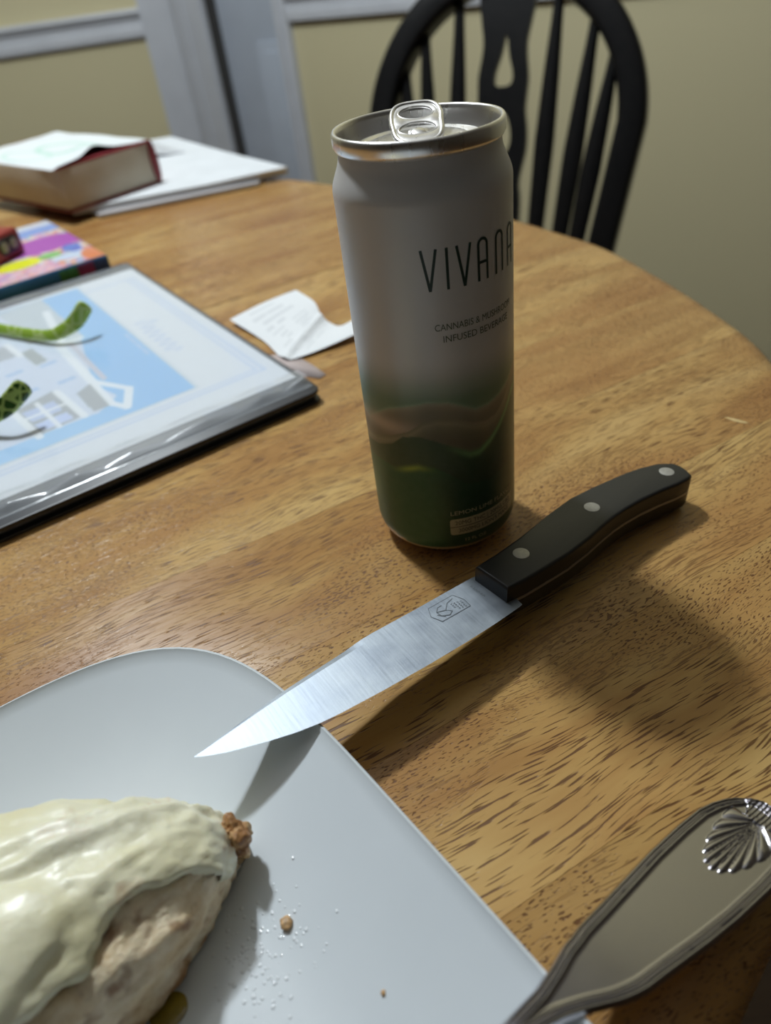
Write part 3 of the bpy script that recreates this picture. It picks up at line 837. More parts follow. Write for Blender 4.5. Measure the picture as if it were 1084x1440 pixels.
topping = from_bm('cheese_topping', bm, M_CHEESE, chick, label='melted pale cheese skin')
# browned nub at the far right end
bm = bmesh.new(); bmesh.ops.create_icosphere(bm, subdivisions=5, radius=1)
for v_ in bm.verts:
    d = v_.co.normalized(); e = 1 + 0.45 * seed_noise(d.x * 1.5, d.y * 1.5 + 5, d.z * 1.5) + 0.16 * seed_noise(d.x * 4, d.y * 4, d.z * 4)
    v_.co = Vector((-LA + 0.0030 + 0.0046 * d.x * e, 0.002 + 0.0050 * d.y * e, 0.0125 + 0.0070 * d.z * e))
k = NT('browned_crust'); n = k.noise(k.obj(), 160, 4, 0.6)
k.setp(Base_Color=k.ramp(n, [(0.35, (0.14, 0.05, 0.015, 1)), (0.5, (0.38, 0.19, 0.07, 1)), (0.65, (0.60, 0.42, 0.21, 1))]), Roughness=0.5, Normal=k.bump(n, 0.8, 0.0015)); M_CRUST = k.m
from_bm('crust_nub', bm, M_CRUST, chick, label='browned crisp end')

def crumb(loc, r, label, mat, flat=0.6, cat='crumb', name='crumb'):
    bm = bmesh.new(); bmesh.ops.create_icosphere(bm, subdivisions=3, radius=1)
    s0 = loc[0] * 900
    for v_ in bm.verts:
        d = v_.co.normalized(); e = 1 + 0.3 * seed_noise(d.x * 2 + s0, d.y * 2, d.z * 2)
        v_.co = Vector((r * d.x * e, r * 1.15 * d.y * e, r * flat * (d.z * e + 0.75)))
    o = from_bm(name, bm, mat); o.location = loc; return tag(o, label, cat)
M_CRUMB = plain('crumb_brown', (0.55, 0.34, 0.16, 1), 0.5, var=0.4, scale=900)
M_OIL = plain('yellow_oil', (0.42, 0.31, 0.035, 1), 0.1, var=0.25, scale=300, Transmission_Weight=0.35)
crumb((-0.0403, 0.0862, plate_at(-0.0403, 0.0862)), 0.0016, 'small tan crumb alone on the plate right of the chicken', M_CRUMB)
crumb((-0.0165, 0.0665, plate_at(-0.0165, 0.0665)), 0.0006, 'tiny pale crumb near the plate edge by the utensil', M_CRUMB)

bm = bmesh.new(); rnd = random.Random(12)
for i in range(150):
    t = rnd.gauss(0, 1), rnd.gauss(0, 1)
    px_, py_ = -0.0455 + 0.0055 * t[0] - 0.004 * t[1], 0.0795 + 0.0045 * t[0] + 0.007 * t[1]
    rr_ = rnd.uniform(0.0002, 0.0006)
    bmesh.ops.create_icosphere(bm, subdivisions=2, radius=rr_, matrix=Matrix.Translation((px_, py_, plate_at(px_, py_) + 0.00003)) @ Matrix.Diagonal((1, 1, 0.22, 1)))
k = NT('clear_grease'); k.setp(Base_Color=(0.72, 0.76, 0.79, 1), Roughness=0.07)
o = from_bm('grease_droplets', bm, k.m); o['kind'] = 'stuff'; tag(o, 'tiny shiny grease droplets on the plate below the lone crumb', 'grease')
def puddle(name, pts, z, label, mat):
    o = from_bm(name, prism([tuple(p) for p in catmull(pts, 6)], z, z + 0.00025, 0.0001), mat); tag(o, label, 'oil')
puddle('oil_spot', [(-0.0690, 0.0745), (-0.0655, 0.0735), (-0.0645, 0.0700), (-0.0668, 0.0672), (-0.0712, 0.0668), (-0.0735, 0.0690), (-0.0722, 0.0725)], T + 0.0031, 'yellow oil smear on the plate in the shadow of the chicken', M_OIL)

# ------------------------------------------------------------------ cutlery with a scallop shell handle
FE = Vector((0.088, 0.104)); FA = Vector((-0.8, -0.6)); FN = Vector((0.6, -0.8))
fork = empty('utensil', (FE.x, FE.y, T), 'polished steel cutlery handle with embossed scallop shell end, resting across the plate edge', 'cutlery')
k = NT('polished_steel'); n = k.noise(k.obj(), 120, 3)
k.setp(Base_Color=(0.52, 0.505, 0.53, 1), Metallic=1.0, Roughness=k.math('ADD', 0.12, k.math('MULTIPLY', n, 0.10))); M_STEEL = k.m
CLN = [(-2, 7.6), (0, 7.4), (24, 5.3), (47, 3.3), (69, 1.0), (81, -1.2), (92, -3.0), (130, -4.5), (200, -8)]
HWD = [(-1.6, 0.3), (-1.2, 2.4), (0, 5.0), (1.5, 7.0), (3.5, 8.8), (6, 10.2), (10, 11.6), (15, 12.5), (24, 12.6), (36, 12.2), (47, 11.3), (58, 10.2), (66, 9.5), (72, 8.2), (78, 6.0), (84, 4.2), (92, 3.1), (105, 2.7), (140, 2.6), (152, 4.0), (160, 8.0), (170, 11.0), (200, 11.0)]
def fz(s_): return float(np.interp(s_, [-2, 0, 20, 60, 92, 110, 130, 160, 200], [2.5, 2.5, 7.1, 16.3, 23.7, 26.0, 24.0, 16.0, 9.5]))
NU, NV = 260, 121
def fpt(s_, n_, z): p = FA * (s_ * .001) + FN * (n_ * .001); return (p.x, p.y, z * .001)
def relief(s_, t, hw):
    """Raised double border, and the scallop shell near the end."""
    edge = (1 - abs(t)) * hw
    if s_ < 14: edge = min(edge, (s_ + 1.6) * 1.0 + 0.0) if abs(t) < 0.9 else edge
    h = 0.55 * math.exp(-((edge - 1.0) / 0.6) ** 2) + 0.45 * math.exp(-((edge - 2.9) / 0.55) ** 2) - 0.25 * math.exp(-((edge - 2.0) / 0.35) ** 2)
    h *= 1.5 if s_ < 150 else 0
    h -= 0.9 * max(0, 1 - edge / 0.7) ** 2
    # shell: hinge at s = 6.5, lobes fan towards the neck; a small sheaf of ridges fans to the tip
    x, y = s_ - 6.5, t * hw
    X, Y = x / 22.5, y / 7.4
    if x > 0:
        r = math.hypot(X, Y); a = math.atan2(Y, X)
        nl = 11; ph = (a / math.pi + 0.5) * nl
        R_ = 0.94 + 0.06 * abs(math.sin(math.pi * ph))
        if r < R_:
            lob = abs(math.sin(math.pi * ph)) ** 0.8
            dome = math.sqrt(max(0.0, 1 - (r / R_) ** 6))
            h = dome * (0.30 + 0.75 * lob * min(1, r / 0.25))
    elif abs(y) < 3.4 + 0.45 * -x:
        h += 0.30 + 0.30 * abs(math.sin(y * 2.8))
    if abs(x + 0.2) < 0.9 and abs(y) < 3.4: h = 0.85 + 0.35 * abs(math.sin(y * 2.8))
    return h
v, f = [], []
ss = list(np.linspace(-1.6, 34, 150)) + list(np.linspace(34.6, 150, 110))
for s_ in ss:
    hw, cl = ii(HWD, s_), ii(CLN, s_)
    for j in range(NV):
        t = 2 * j / (NV - 1) - 1
        v.append(fpt(s_, cl + t * hw, fz(s_) + relief(s_, t, hw)))
NU = len(ss); top_n = len(v)
for s_ in ss:
    hw, cl = ii(HWD, s_), ii(CLN, s_)
    for j in range(NV):
        t = 2 * j / (NV - 1) - 1
        v.append(fpt(s_, cl + t * hw, fz(s_) - 1.0 - 0.8 * (1 - t * t)))
for off in (0, top_n):
    for i in range(NU - 1):
        for j in range(NV - 1): f.append((off + i * NV + j, off + i * NV + j + 1, off + (i + 1) * NV + j + 1, off + (i + 1) * NV + j))
for i in range(NU - 1):
    for j in (0, NV - 1): f.append((i * NV + j, (i + 1) * NV + j, top_n + (i + 1) * NV + j, top_n + i * NV + j))
for i in (0, NU - 1):
    for j in range(NV - 1): f.append((i * NV + j, i * NV + j + 1, top_n + i * NV + j + 1, top_n + i * NV + j))
from_py('handle', v, f, M_STEEL, fork, sharp=70)
head = []
bm = prism([( (FA * s_ * .001 + FN * n_ * .001).x, (FA * s_ * .001 + FN * n_ * .001).y) for s_, n_ in ((150, -8.5), (158, -15), (168, -16.5), (168, 4.5), (158, 3), (150, -2))], 0, 0.0015, 0.0003)
for q in bm.verts:
    s_ = (Vector((q.co.x, q.co.y)).dot(FA)) * 1000; q.co.z += fz(s_) * .001 - 0.001
from_bm('head', bm, M_STEEL, fork, sharp=50)
for kk in range(4):
    n0 = -15.2 + kk * 6.1
    vv, ff = sweep([fpt(167 + i * 5, n0 + i * 0.2, fz(167 + i * 5) - 0.3) for i in range(9)], [(-.0017, -.0007), (.0017, -.0007), (.0017, .0007), (-.0017, .0007)], scale=[1 - 0.05 * i for i in range(9)])
    from_py('tine', vv, ff, M_STEEL, fork, sharp=50)

# ------------------------------------------------------------------ presentation binder
BA = Vector((-0.1887, 0.6412)); BE = Vector((0.51006, -0.86014)).normalized(); BD = Vector((-0.86014, -0.51006)).normalized()
BL, BW, BT = 0.3206, 0.245, 0.0082
binder = empty('display_binder', (BA.x, BA.y, T), 'black display binder lying flat with a house picture page under its clear plastic sleeve', 'binder')
def bp(e, d, z=0.0): p = BE * e + BD * d; return (p.x, p.y, z)
M_COVER = plain('black_vinyl', (0.018, 0.019, 0.024, 1), 0.38, var=0.2, scale=200)
M_SLEEVES = plain('stacked_sleeves', (0.16, 0.17, 0.20, 1), 0.3, var=0.15, scale=300)
def bprism(e0, e1, d0, d1, z0, z1, rads, bev):
    bm = prism(round_poly([(e0, d0), (e1, d0), (e1, d1), (e0, d1)], rads), z0, z1, bev)
    for q in bm.verts: q.co = bp(q.co.x, q.co.y, q.co.z)
    return bm
from_bm('back_cover', bprism(0, BL, 0, BW, 0, 0.0018, [.006, .006, .002, .002], 0.0005), M_COVER, binder, sharp=40)
from_bm('sleeve_stack', bprism(0.003, BL - 0.004, 0.002, BW - 0.01, 0.0019, 0.0055, 0.002, 0.0004), M_SLEEVES, binder, sharp=40)
from_bm('front_cover', bprism(0, BL, 0, BW, 0.0056, 0.0078, [.006, .006, .002, .002], 0.0006), M_COVER, binder, sharp=40)
from_bm('spine', bprism(0, BL, BW - 0.004, BW + 0.004, 0.0, 0.0078, 0.001, 0.0008), M_COVER, binder, sharp=40)
# printed page: sky, house and title
def page_colours(E_, D_):
    n = len(E_)
    out = np.tile(np.array([.74, .77, .80]), (n, 1))
    def lay(mask, c):
        nonlocal out
        m_ = np.clip(mask, 0, 1)[:, None]; out = out * (1 - m_) + np.array(c) * m_
    box = lambda e0, e1, d0, d1, s_=.0006: sm(e0 - s_, e0 + s_, E_) * (1 - sm(e1 - s_, e1 + s_, E_)) * sm(d0 - s_, d0 + s_, D_) * (1 - sm(d1 - s_, d1 + s_, D_))
    def line(e0, d0, e1, d1, w, c, a=1.0):
        L = math.hypot(e1 - e0, d1 - d0); ux, uy = (e1 - e0) / L, (d1 - d0) / L
        t = np.clip((E_ - e0) * ux + (D_ - d0) * uy, 0, L); dist = np.hypot(E_ - e0 - ux * t, D_ - d0 - uy * t)
        lay(a * (1 - sm(w * .5, w * .5 + .0012, dist)), c)
    def poly(pts, c, a=1.0):
        ins = np.zeros(n, bool); P = pts
        for (x0, y0), (x1, y1) in zip(P, P[1:] + P[:1]):
            if y0 == y1: continue
            ins ^= ((y0 > D_) != (y1 > D_)) & (E_ < (x1 - x0) * (D_ - y0) / (y1 - y0) + x0)
        lay(ins * a, c)
    blue = (.52, .62, .80)
    for a0, c0, w in ((0.012, 0.274, .0016), (0.016, 0.270, .0010)):        # double border
        line(0.045, a0, c0, a0, w, blue, .55); line(c0, a0, c0, 0.20, w, blue, .6); line(0.045, a0, 0.045, 0.2, w, blue, .5)
    lay(box(0.026, 0.265, 0.050, 0.204), (.62, .68, .72)); lay(box(0.028, 0.263, 0.052, 0.202), (.28, .55, .82))   # sky
    lay(box(0.028, 0.263, 0.052, 0.202) * sm(.19, .262, E_) * sm(.07, .13, D_) * .5, (.45, .68, .86))
    wall, grey, trim = (.64, .70, .80), (.40, .43, .45), (.80, .83, .85)
    poly([(.035, .080), (.13, .080), (.212, .0965), (.236, .090), (.248, .105), (.2475, .175), (.03, .202), (.028, .15)], wall)
    poly([(.028, .080), (.13, .078), (.132, .094), (.10, .108), (.03, .115)], (.56, .62, .66))
    line(.06, .085, .132, .093, .0042, trim); line(.1318, .0955, .2075, .0955, .0045, trim); line(.1318, .0885, .2075, .0885, .0022, (.60, .58, .64))
    line(.1318, .0955, .1318, .080, .003, trim)
    poly([(.205, .0945), (.245, .095), (.2445, .107), (.214, .108)], grey); line(.2055, .0955, .2326, .0815, .003, trim); line(.2326, .0815, .2545, .0905, .004, trim); line(.2545, .0905, .2447, .0950, .003, trim)
    line(.2055, .0955, .2447, .0955, .0028, trim)
    poly([(.198, .118), (.2445, .113), (.2475, .138), (.207, .143)], grey); poly([(.212, .121), (.228, .120), (.229, .138), (.213, .140)], (.50, .58, .78)); poly([(.232, .119), (.243, .118), (.244, .136), (.233, .138)], (.55, .64, .86))
    line(.2005, .1165, .2460, .1125, .003, trim); line(.196, .145, .25, .139, .003, trim); line(.2215, .118, .2225, .141, .0016, trim); line(.207, .130, .247, .127, .0016, trim)
    poly([(.12, .111), (.15, .108), (.152, .116), (.122, .119)], (.38, .42, .42)); poly([(.08, .103), (.11, .098), (.112, .11), (.082, .114)], (.42, .42, .38))
    for e0, d0 in ((.1535, .104), (.188, .102), (.15, .125), (.185, .124)): poly([(e0, d0), (e0 + .004, d0 - .001), (e0 + .005, d0 + .010), (e0 + .001, d0 + .011)], (.40, .56, .78))
    poly([(.14, .155), (.20, .150), (.21, .19), (.14, .195)], (.44, .47, .50)); line(.165, .152, .17, .192, .002, trim); line(.13, .15, .21, .147, .003, trim)
    poly([(.10, .125), (.125, .122), (.126, .15), (.10, .155)], (.45, .48, .52)); line(.098, .123, .127, .120, .003, trim)
    lay(box(.03, .263, .178, .2) * .55, (.45, .52, .30))
    ink = (.58, .65, .78)                                     # soft script title and a small line under it
    xs = np.linspace(0, 1, 60)
    px = .139 + .067 * xs; py = .0405 - .0006 + .0042 * np.sin(xs * 44) * (1 + .6 * (xs < .18)) - .003 * (xs < .2)
    for i in range(59): line(px[i], py[i], px[i + 1], py[i + 1], .0016, ink, .6)
    for i in range(22):
        if i % 6 != 4: line(.152 + i * .0020, .0548 + .0006 * (i % 2), .1532 + i * .0020, .0552, .0010, ink, .5)
    return np.c_[out, np.ones(n)]
E0, E1, D0, D1 = 0.0215, 0.2975, 0.0035, 0.2145
v, f = grid(380, 300, lambda a, c: bp(E0 + (E1 - E0) * a, D0 + (D1 - D0) * c, 0.0081))
pg = from_py('house_picture_page', v, f, painted('page_print', 0.6), binder)
ev = np.array([(q.co.x * BE.x + q.co.y * BE.y, q.co.x * BD.x + q.co.y * BD.y) for q in pg.data.vertices])
colour(pg.data, page_colours(ev[:, 0], ev[:, 1]))
# clear sleeve: thin film, wrinkled along its near edge
k = NT('clear_plastic_sleeve'); n = k.noise(k.obj(), 35, 3)
tr = k.node('ShaderNodeBsdfTransparent'); gl = k.node('ShaderNodeBsdfGlossy'); df = k.node('ShaderNodeBsdfDiffuse')
gl.inputs['Roughness'].default_value = 0.16; df.inputs['Color'].default_value = (0.75, 0.80, 0.86, 1)
fr_ = k.node('ShaderNodeFresnel'); fr_.inputs['IOR'].default_value = 1.5
k.link(k.bump(n, 0.25, 0.002), gl.inputs['Normal'])
m1 = k.node('ShaderNodeMixShader'); m1.inputs[0].default_value = 0.25; k.link(tr.outputs[0], m1.inputs[1]); k.link(df.outputs[0], m1.inputs[2])
m2 = k.node('ShaderNodeMixShader'); k.link(fr_.outputs[0], m2.inputs[0]); k.link(m1.outputs[0], m2.inputs[1]); k.link(gl.outputs[0], m2.inputs[2])
k.link(m2.outputs[0], k.out.inputs['Surface']); M_SLEEVE = k.m
def sleeve(a, c):
    e, d = 0.003 + (BL - 0.010) * a, 0.002 + (BW - 0.012) * c
    z = 0.0086 + 0.0002 * seed_noise(e * 30, d * 30)
    w = float(sm(0.290, 0.300, e)) * (1 - float(sm(0.3085, 0.3115, e)))
    tri = abs(((d * 30 + 0.5 * seed_noise(d * 16, 3.3)) % 1) - 0.5) * 2
    z += w * (0.0008 + 0.0036 * tri * (0.6 + 0.6 * seed_noise(d * 22, 1.7)))
    w2 = 1 - float(sm(0.018, 0.024, e)); z += w2 * 0.0006 * seed_noise(d * 60, e * 80)
    if a > 0.995 or a < 0.005: z = 0.0079
    return bp(e, d, z)
v, f = grid(260, 260, sleeve); from_py('clear_sleeve', v, f, M_SLEEVE, binder, label='clear plastic sleeve')

# ------------------------------------------------------------------ eyeglasses lying upside down on the binder
def leaf_mat(name, base, spot, sc, lo, hi):
    k = NT(name); vv = k.vor(k.obj(), sc, 'DISTANCE_TO_EDGE')
    c = k.ramp(vv.outputs['Distance'], [(lo, base), (hi, spot)])
    k.setp(Base_Color=c, Roughness=0.22, Coat_Weight=0.4, Coat_Roughness=0.1); return k.m
M_LEAF_A = leaf_mat('green_print_pale', (0.56, 0.68, 0.26, 1), (0.33, 0.50, 0.060, 1), 95, 0.0, 0.14)
M_LEAF_B = leaf_mat('green_print_dark', (0.40, 0.52, 0.13, 1), (0.030, 0.085, 0.012, 1), 185, 0.08, 0.14)
gl0 = Vector((-0.318, 0.497))
glasses = empty('eyeglasses', (gl0.x, gl0.y, T), 'green leaf-patterned eyeglasses lying upside down on the binder, temple tips curling up', 'glasses')
TA = [(-0.318, 0.5545, 0.0150), (-0.2900, 0.5365, 0.0138), (-0.2527, 0.5118, 0.0132), (-0.2271, 0.4947, 0.0132), (-0.2115, 0.4850, 0.0140), (-0.2010, 0.4815, 0.0160), (-0.1885, 0.4830, 0.0213), (-0.1797, 0.4913, 0.0295)]
TB = [(-0.326, 0.4405, 0.0170), (-0.2960, 0.4250, 0.0160), (-0.2590, 0.4010, 0.0152), (-0.2340, 0.3840, 0.0155), (-0.2180, 0.3720, 0.0165), (-0.2075, 0.3660, 0.0190), (-0.1960, 0.3655, 0.0240), (-0.1845, 0.3745, 0.0315)]
for P_, mat in ((TA, M_LEAF_A), (TB, M_LEAF_B)):
    pth = catmull([(x - gl0.x, y - gl0.y, z) for x, y, z in P_], 10, False)
    n = len(pth); scl = []
    for i in range(n):
        t = i / (n - 1); e = 1.0 if t < 0.96 else math.sqrt(max(0.05, 1 - ((t - 0.96) / 0.042) ** 2))
        scl.append((e, e * (0.75 + 0.35 * float(sm(0.55, 1.0, t)))))
    sec = [(0.0019 * math.copysign(abs(math.cos(2 * math.pi * q / 16)) ** .7, math.cos(2 * math.pi * q / 16)), 0.0052 * math.copysign(abs(math.sin(2 * math.pi * q / 16)) ** .7, math.sin(2 * math.pi * q / 16))) for q in range(16)]
    v, f = sweep(pth, sec, up=(0.25, 0.4, 0.9), scale=scl)
    from_py('temple', v, f, mat, glasses, sharp=60)
fa, fb = Vector(TA[0]), Vector(TB[0]); fd = (fb - fa); W_ = fd.length; fd.normalize()
M_LENS = NT('lens_glass'); M_LENS.setp(Base_Color=(0.9, 0.95, 0.92, 1), Roughness=0.02, Transmission_Weight=1.0, IOR=1.5); M_LENS = M_LENS.m
for c_ in (0.25, 0.75):
    cc = fa + fd * (W_ * c_); loop = []
    for i in range(40):
        t = 2 * math.pi * i / 40; hx = abs(math.cos(t)) ** .75 * math.copysign(1, math.cos(t)) * W_ * .215; hz = math.sin(t) * 0.017
        loop.append((cc.x - gl0.x + fd.x * hx, cc.y - gl0.y + fd.y * hx, 0.0282 + hz))
    v, f = sweep(loop, ellipse(0.0022, 0.0018, 10), closed=True); rimo = from_py('rim', v, f, M_LEAF_A, glasses)
    bm = bmesh.new(); vs = [bm.verts.new(q) for q in loop]; bm.faces.new(vs)
    r = bmesh.ops.extrude_face_region(bm, geom=bm.faces[:]); nn = Vector((-fd.y, fd.x, 0)) * 0.0015
    for e in r['geom']:
        if isinstance(e, bmesh.types.BMVert): e.co += nn
    from_bm('lens', bm, M_LENS, rimo, sharp=40)
mid = fa + fd * W_ * .5
v, f = tube(catmull([(mid.x - gl0.x - fd.x * .0075, mid.y - gl0.y - fd.y * .0075, 0.026), (mid.x - gl0.x, mid.y - gl0.y, 0.023), (mid.x - gl0.x + fd.x * .0075, mid.y - gl0.y + fd.y * .0075, 0.026)], 8, False), 0.002)
from_py('bridge', v, f, M_LEAF_A, glasses)
for c_, e_ in ((0.0, 0.04), (0.96, 1.0)):
    p, q = fa + fd * W_ * c_, fa + fd * W_ * e_
    v, f = tube([(p.x - gl0.x, p.y - gl0.y, p.z + .004), (q.x - gl0.x, q.y - gl0.y, 0.022)], 0.0028); from_py('hinge', v, f, M_LEAF_A, glasses)

# ------------------------------------------------------------------ receipt and slip of paper
def paper_mat(name, c, rough=0.7):
    k = NT(name); a = k.node('ShaderNodeVertexColor', layer_name='print'); n = k.noise(k.obj(), 500, 2)
    k.setp(Base_Color=k.mix(k.math('MULTIPLY', n, 0.05), a.outputs[0], (.6, .6, .6, 1)), Roughness=rough); return k.m
M_PAPER = paper_mat('receipt_paper', None)
RL = [(-0.0905, 0.4930), (-0.0410, 0.5172)]; 
def receipt_pt(u, w):
    """u across the strip, w along it towards the can."""
    left = catmull([(-0.0885, 0.4925, .0040), (-0.0640, 0.4560, .0012), (-0.0500, 0.4250, .0010), (-0.0390, 0.4225, .0018), (-0.0200, 0.4300, .0030), (0.0010, 0.4400, .0050)], 10, False)
    rght = catmull([(-0.0412, 0.5172, .0090), (-0.0285, 0.4930, .0080), (-0.0245, 0.4755, .0050), (-0.0180, 0.4660, .0020), (-0.0110, 0.4580, .0030), (0.0030, 0.4620, .0070)], 10, False)
    t = w * (len(left) - 1); i = min(int(t), len(left) - 2); fr2 = t - i
    a = left[i].lerp(left[i + 1], fr2); b_ = rght[i].lerp(rght[i + 1], fr2)
    p = a.lerp(b_, u)
    p.z += 0.0012 * math.sin(math.pi * u) * (1 - w) + 0.0016 * math.exp(-((w - 0.42) / 0.05) ** 2)
    p.z = max(p.z, 0.0006)
    return p
rc = empty('receipt', (-0.05, 0.46, T), 'crumpled white receipt lying between the binder and the can', 'paper')
v, f = grid(90, 150, lambda a, c: receipt_pt(a, c) - Vector((-0.05, 0.46, 0)))
uvs = [(i / 89, j / 149) for j in range(150) for i in range(90)]
rnd = random.Random(9); rows = []
for j in range(14):
    y0 = 0.05 + j * 0.042
    for s_ in range(rnd.choice((1, 2, 2))):
        x0 = rnd.uniform(.12, .65); rows.append((x0, x0 + rnd.uniform(.1, .28), y0))
cols = []
for a, c in uvs:
    g = 0.0
    for x0, x1, y0 in rows:
        if x0 < a < x1 and abs(c - y0) < .009: g = max(g, .42 * (0.6 + 0.4 * math.sin(a * 230)))
    b_ = np.array([.80, .82, .84]) * (1 - g) + np.array([.30, .32, .36]) * g; cols.append((*b_, 1))
o = from_py('sheet', v, f, M_PAPER, rc); colour(o.data, cols)
# pink slip under the binder's corner
slip = [(-0.062, 0.4335), (-0.0494, 0.4330), (-0.0400, 0.4250), (-0.0300, 0.4090), (-0.0235, 0.3965), (-0.0275, 0.3925), (-0.0420, 0.4020), (-0.062, 0.4250)]
o = from_bm('paper_slip', prism(slip, T + 0.0001, T + 0.0005), plain('pinkish_paper', (0.52, 0.43, 0.41, 1), 0.7)); tag(o, 'pale pinkish paper slip peeking out beside the binder corner', 'paper')

# ------------------------------------------------------------------ colourful box with a red block on it
BXA = Vector((-0.2042, 0.6451)); XE = (Vector((-0.2800, 0.5967)) - BXA).normalized(); XD = Vector((-XE.y, XE.x)) * -1
if XD.y < 0: XD = -XD
box = empty('colourful_box', (BXA.x, BXA.y, T), 'thin box with multicoloured printed top and dark blue side, behind the binder', 'box')
def xp(a, c, z): p = XE * a + XD * c; return (p.x, p.y, z)
BH, BXW, BXD = 0.0150, 0.20, 0.170
def box_top_colours(A2, C2):
    n = len(A2); rng = np.random.RandomState(7)
    pal = np.array([(.62, .20, .36), (.72, .45, .55), (.70, .25, .08), (.70, .60, .30), (.10, .22, .60), (.62, .70, .80), (.75, .72, .60), (.45, .16, .42), (.65, .30, .42), (.30, .45, .62)])
    N = 2200; px, py = rng.uniform(-.005, BXW, N), rng.uniform(-.005, BXD, N); ci = rng.randint(0, len(pal), N)
    d = (A2[:, None] - px) ** 2 + (C2[:, None] - py) ** 2
    i = d.argmin(1); out = pal[ci[i]].copy()
    def lay(mask, c):
        m_ = np.clip(mask, 0, 1)[:, None]; out[:] = out * (1 - m_) + np.array(c) * m_
    pinkish = (1 - sm(.028, .036, C2)) * sm(.03, .04, A2); lay(pinkish * .6, (.78, .42, .55))
    lay((1 - sm(.95, 1.05, ((A2 - .030) / .040) ** 2 + ((C2 - .085) / .026) ** 2)), (.40, .08, .45))
    lay((1 - sm(.95, 1.05, ((A2 - .062) / .020) ** 2 + ((C2 - .045) / .014) ** 2)), (.75, .76, .02))
    lay((1 - sm(.9, 1.1, ((A2 - .035) / .010) ** 2 + ((C2 - .046) / .009) ** 2)), (.20, .50, .16))
    lay((1 - sm(.9, 1.1, ((A2 - .018) / .020) ** 2 + ((C2 - .028) / .010) ** 2)) * .9, (.55, .68, .85))
    lay((1 - sm(.9, 1.1, ((A2 - .004) / .012) ** 2 + ((C2 - .014) / .022) ** 2)) * .9, (.72, .20, .05))
    lay((1 - sm(.9, 1.1, ((A2 - .014) / .008) ** 2 + ((C2 - .050) / .014) ** 2)) * .9, (.08, .18, .60))
    lay(sm(.125, .128, C2) * (1 - sm(.15, .153, C2)) * (1 - sm(.05, .055, A2)) * .9, (.20, .35, .72))
    lay(sm(.150, .153, C2) * .9, (.60, .66, .75))
    return np.c_[out, np.ones(n)]
M_BOXSIDE = NT('box_side_print'); k = M_BOXSIDE
n = k.vor(k.mapping(k.obj(), scale=(1, 1, 0.3)), 90)
side_mix = k.ramp(k.noise(k.mapping(k.obj(), loc=(0.0, 0.0, 0)), 28, 1), [(0.42, (0.05, 0.22, 0.45, 1)), (0.62, (0.07, 0.28, 0.48, 1))])
k.setp(Base_Color=side_mix, Roughness=0.35); M_BOXSIDE = k.m
bm = prism([(0, 0), (BXW, 0), (BXW, BXD), (0, BXD)], 0, BH, 0.0012)
for q in bm.verts: q.co = xp(q.co.x, q.co.y, q.co.z)
from_bm('body', bm, M_BOXSIDE, box, sharp=40)
for a0, a1, cc in ((0.0, 0.012, (0.06, 0.10, 0.26, 1)), (0.012, 0.026, (0.36, 0.05, 0.16, 1)), (0.026, 0.042, (0.07, 0.26, 0.07, 1))):
    bm = box_bm(a0 + 0.0014, a1 + 0.0012, -0.0003, 0.0006, 0.0016, BH - 0.0016, 0)
    for q in bm.verts: q.co = xp(q.co.x, q.co.y, q.co.z)
    from_bm('side_picture', bm, plain('side_picture_ink', cc, 0.35, var=0.3, scale=250), box, smooth=False)
v, f = grid(200, 190, lambda a, c: xp(0.0008 + (BXW - .0016) * a, 0.0008 + (BXD - .0016) * c, BH + 0.0003))
o = from_py('printed_top', v, f, painted('box_print', 0.3), box)
ac = np.array([(0.0008 + (BXW - .0016) * i / 199, 0.0008 + (BXD - .0016) * j / 189) for j in range(190) for i in range(200)])
colour(o.data, box_top_colours(ac[:, 0], ac[:, 1]))
# red block standing on the box
RB = Vector((-0.2856, 0.6879)); red = empty('red_block', (RB.x, RB.y, T + BH + 0.0004), 'dark red block with a black inset holding two pale dots, on the colourful box', 'block')
ra = Vector((-0.3706, -0.9288)).normalized(); rb_ = Vector((ra.y, -ra.x)); rb_ = rb_ if rb_.x < 0 else -rb_
def rp(a, c, z): p = ra * a + rb_ * c; return (p.x, p.y, z)
M_RED = plain('dark_red_card', (0.27, 0.022, 0.020, 1), 0.4, var=0.15, scale=100)
bm = box_bm(0.0, 0.075, 0.0, 0.045, 0, 0.0225, 0.003)
for q in bm.verts: q.co = rp(q.co.x, q.co.y, q.co.z)
from_bm('body', bm, M_RED, red, sharp=40)
ins = round_poly([(0.005, 0.0045), (0.030, 0.0045), (0.030, 0.0185), (0.005, 0.0185)], 0.006, 6)
bm = prism(ins, -0.0009, 0.0008, 0.0003)
for q in bm.verts: q.co = rp(q.co.x, q.co.z, q.co.y)
endc = from_bm('inset', bm, plain('black_end', (0.022, 0.016, 0.016, 1), 0.45), red, sharp=40, label='black inset with two pale dots')
for c_ in (0.0115, 0.0235):
    vv, ff = lathe([(0.0042, -0.0002), (0.0042, 0.0008), (0.003, 0.0011), (0.0005, 0.0011)], 20); ff.append(tuple(range(len(vv) - 20, len(vv))))
    from_py('dot', [rp(c_ + q[0], -0.0009 - q[2], 0.0115 + q[1]) for q in vv], ff, plain('pale_dot', (0.30, 0.28, 0.22, 1), 0.5), endc, sharp=50)

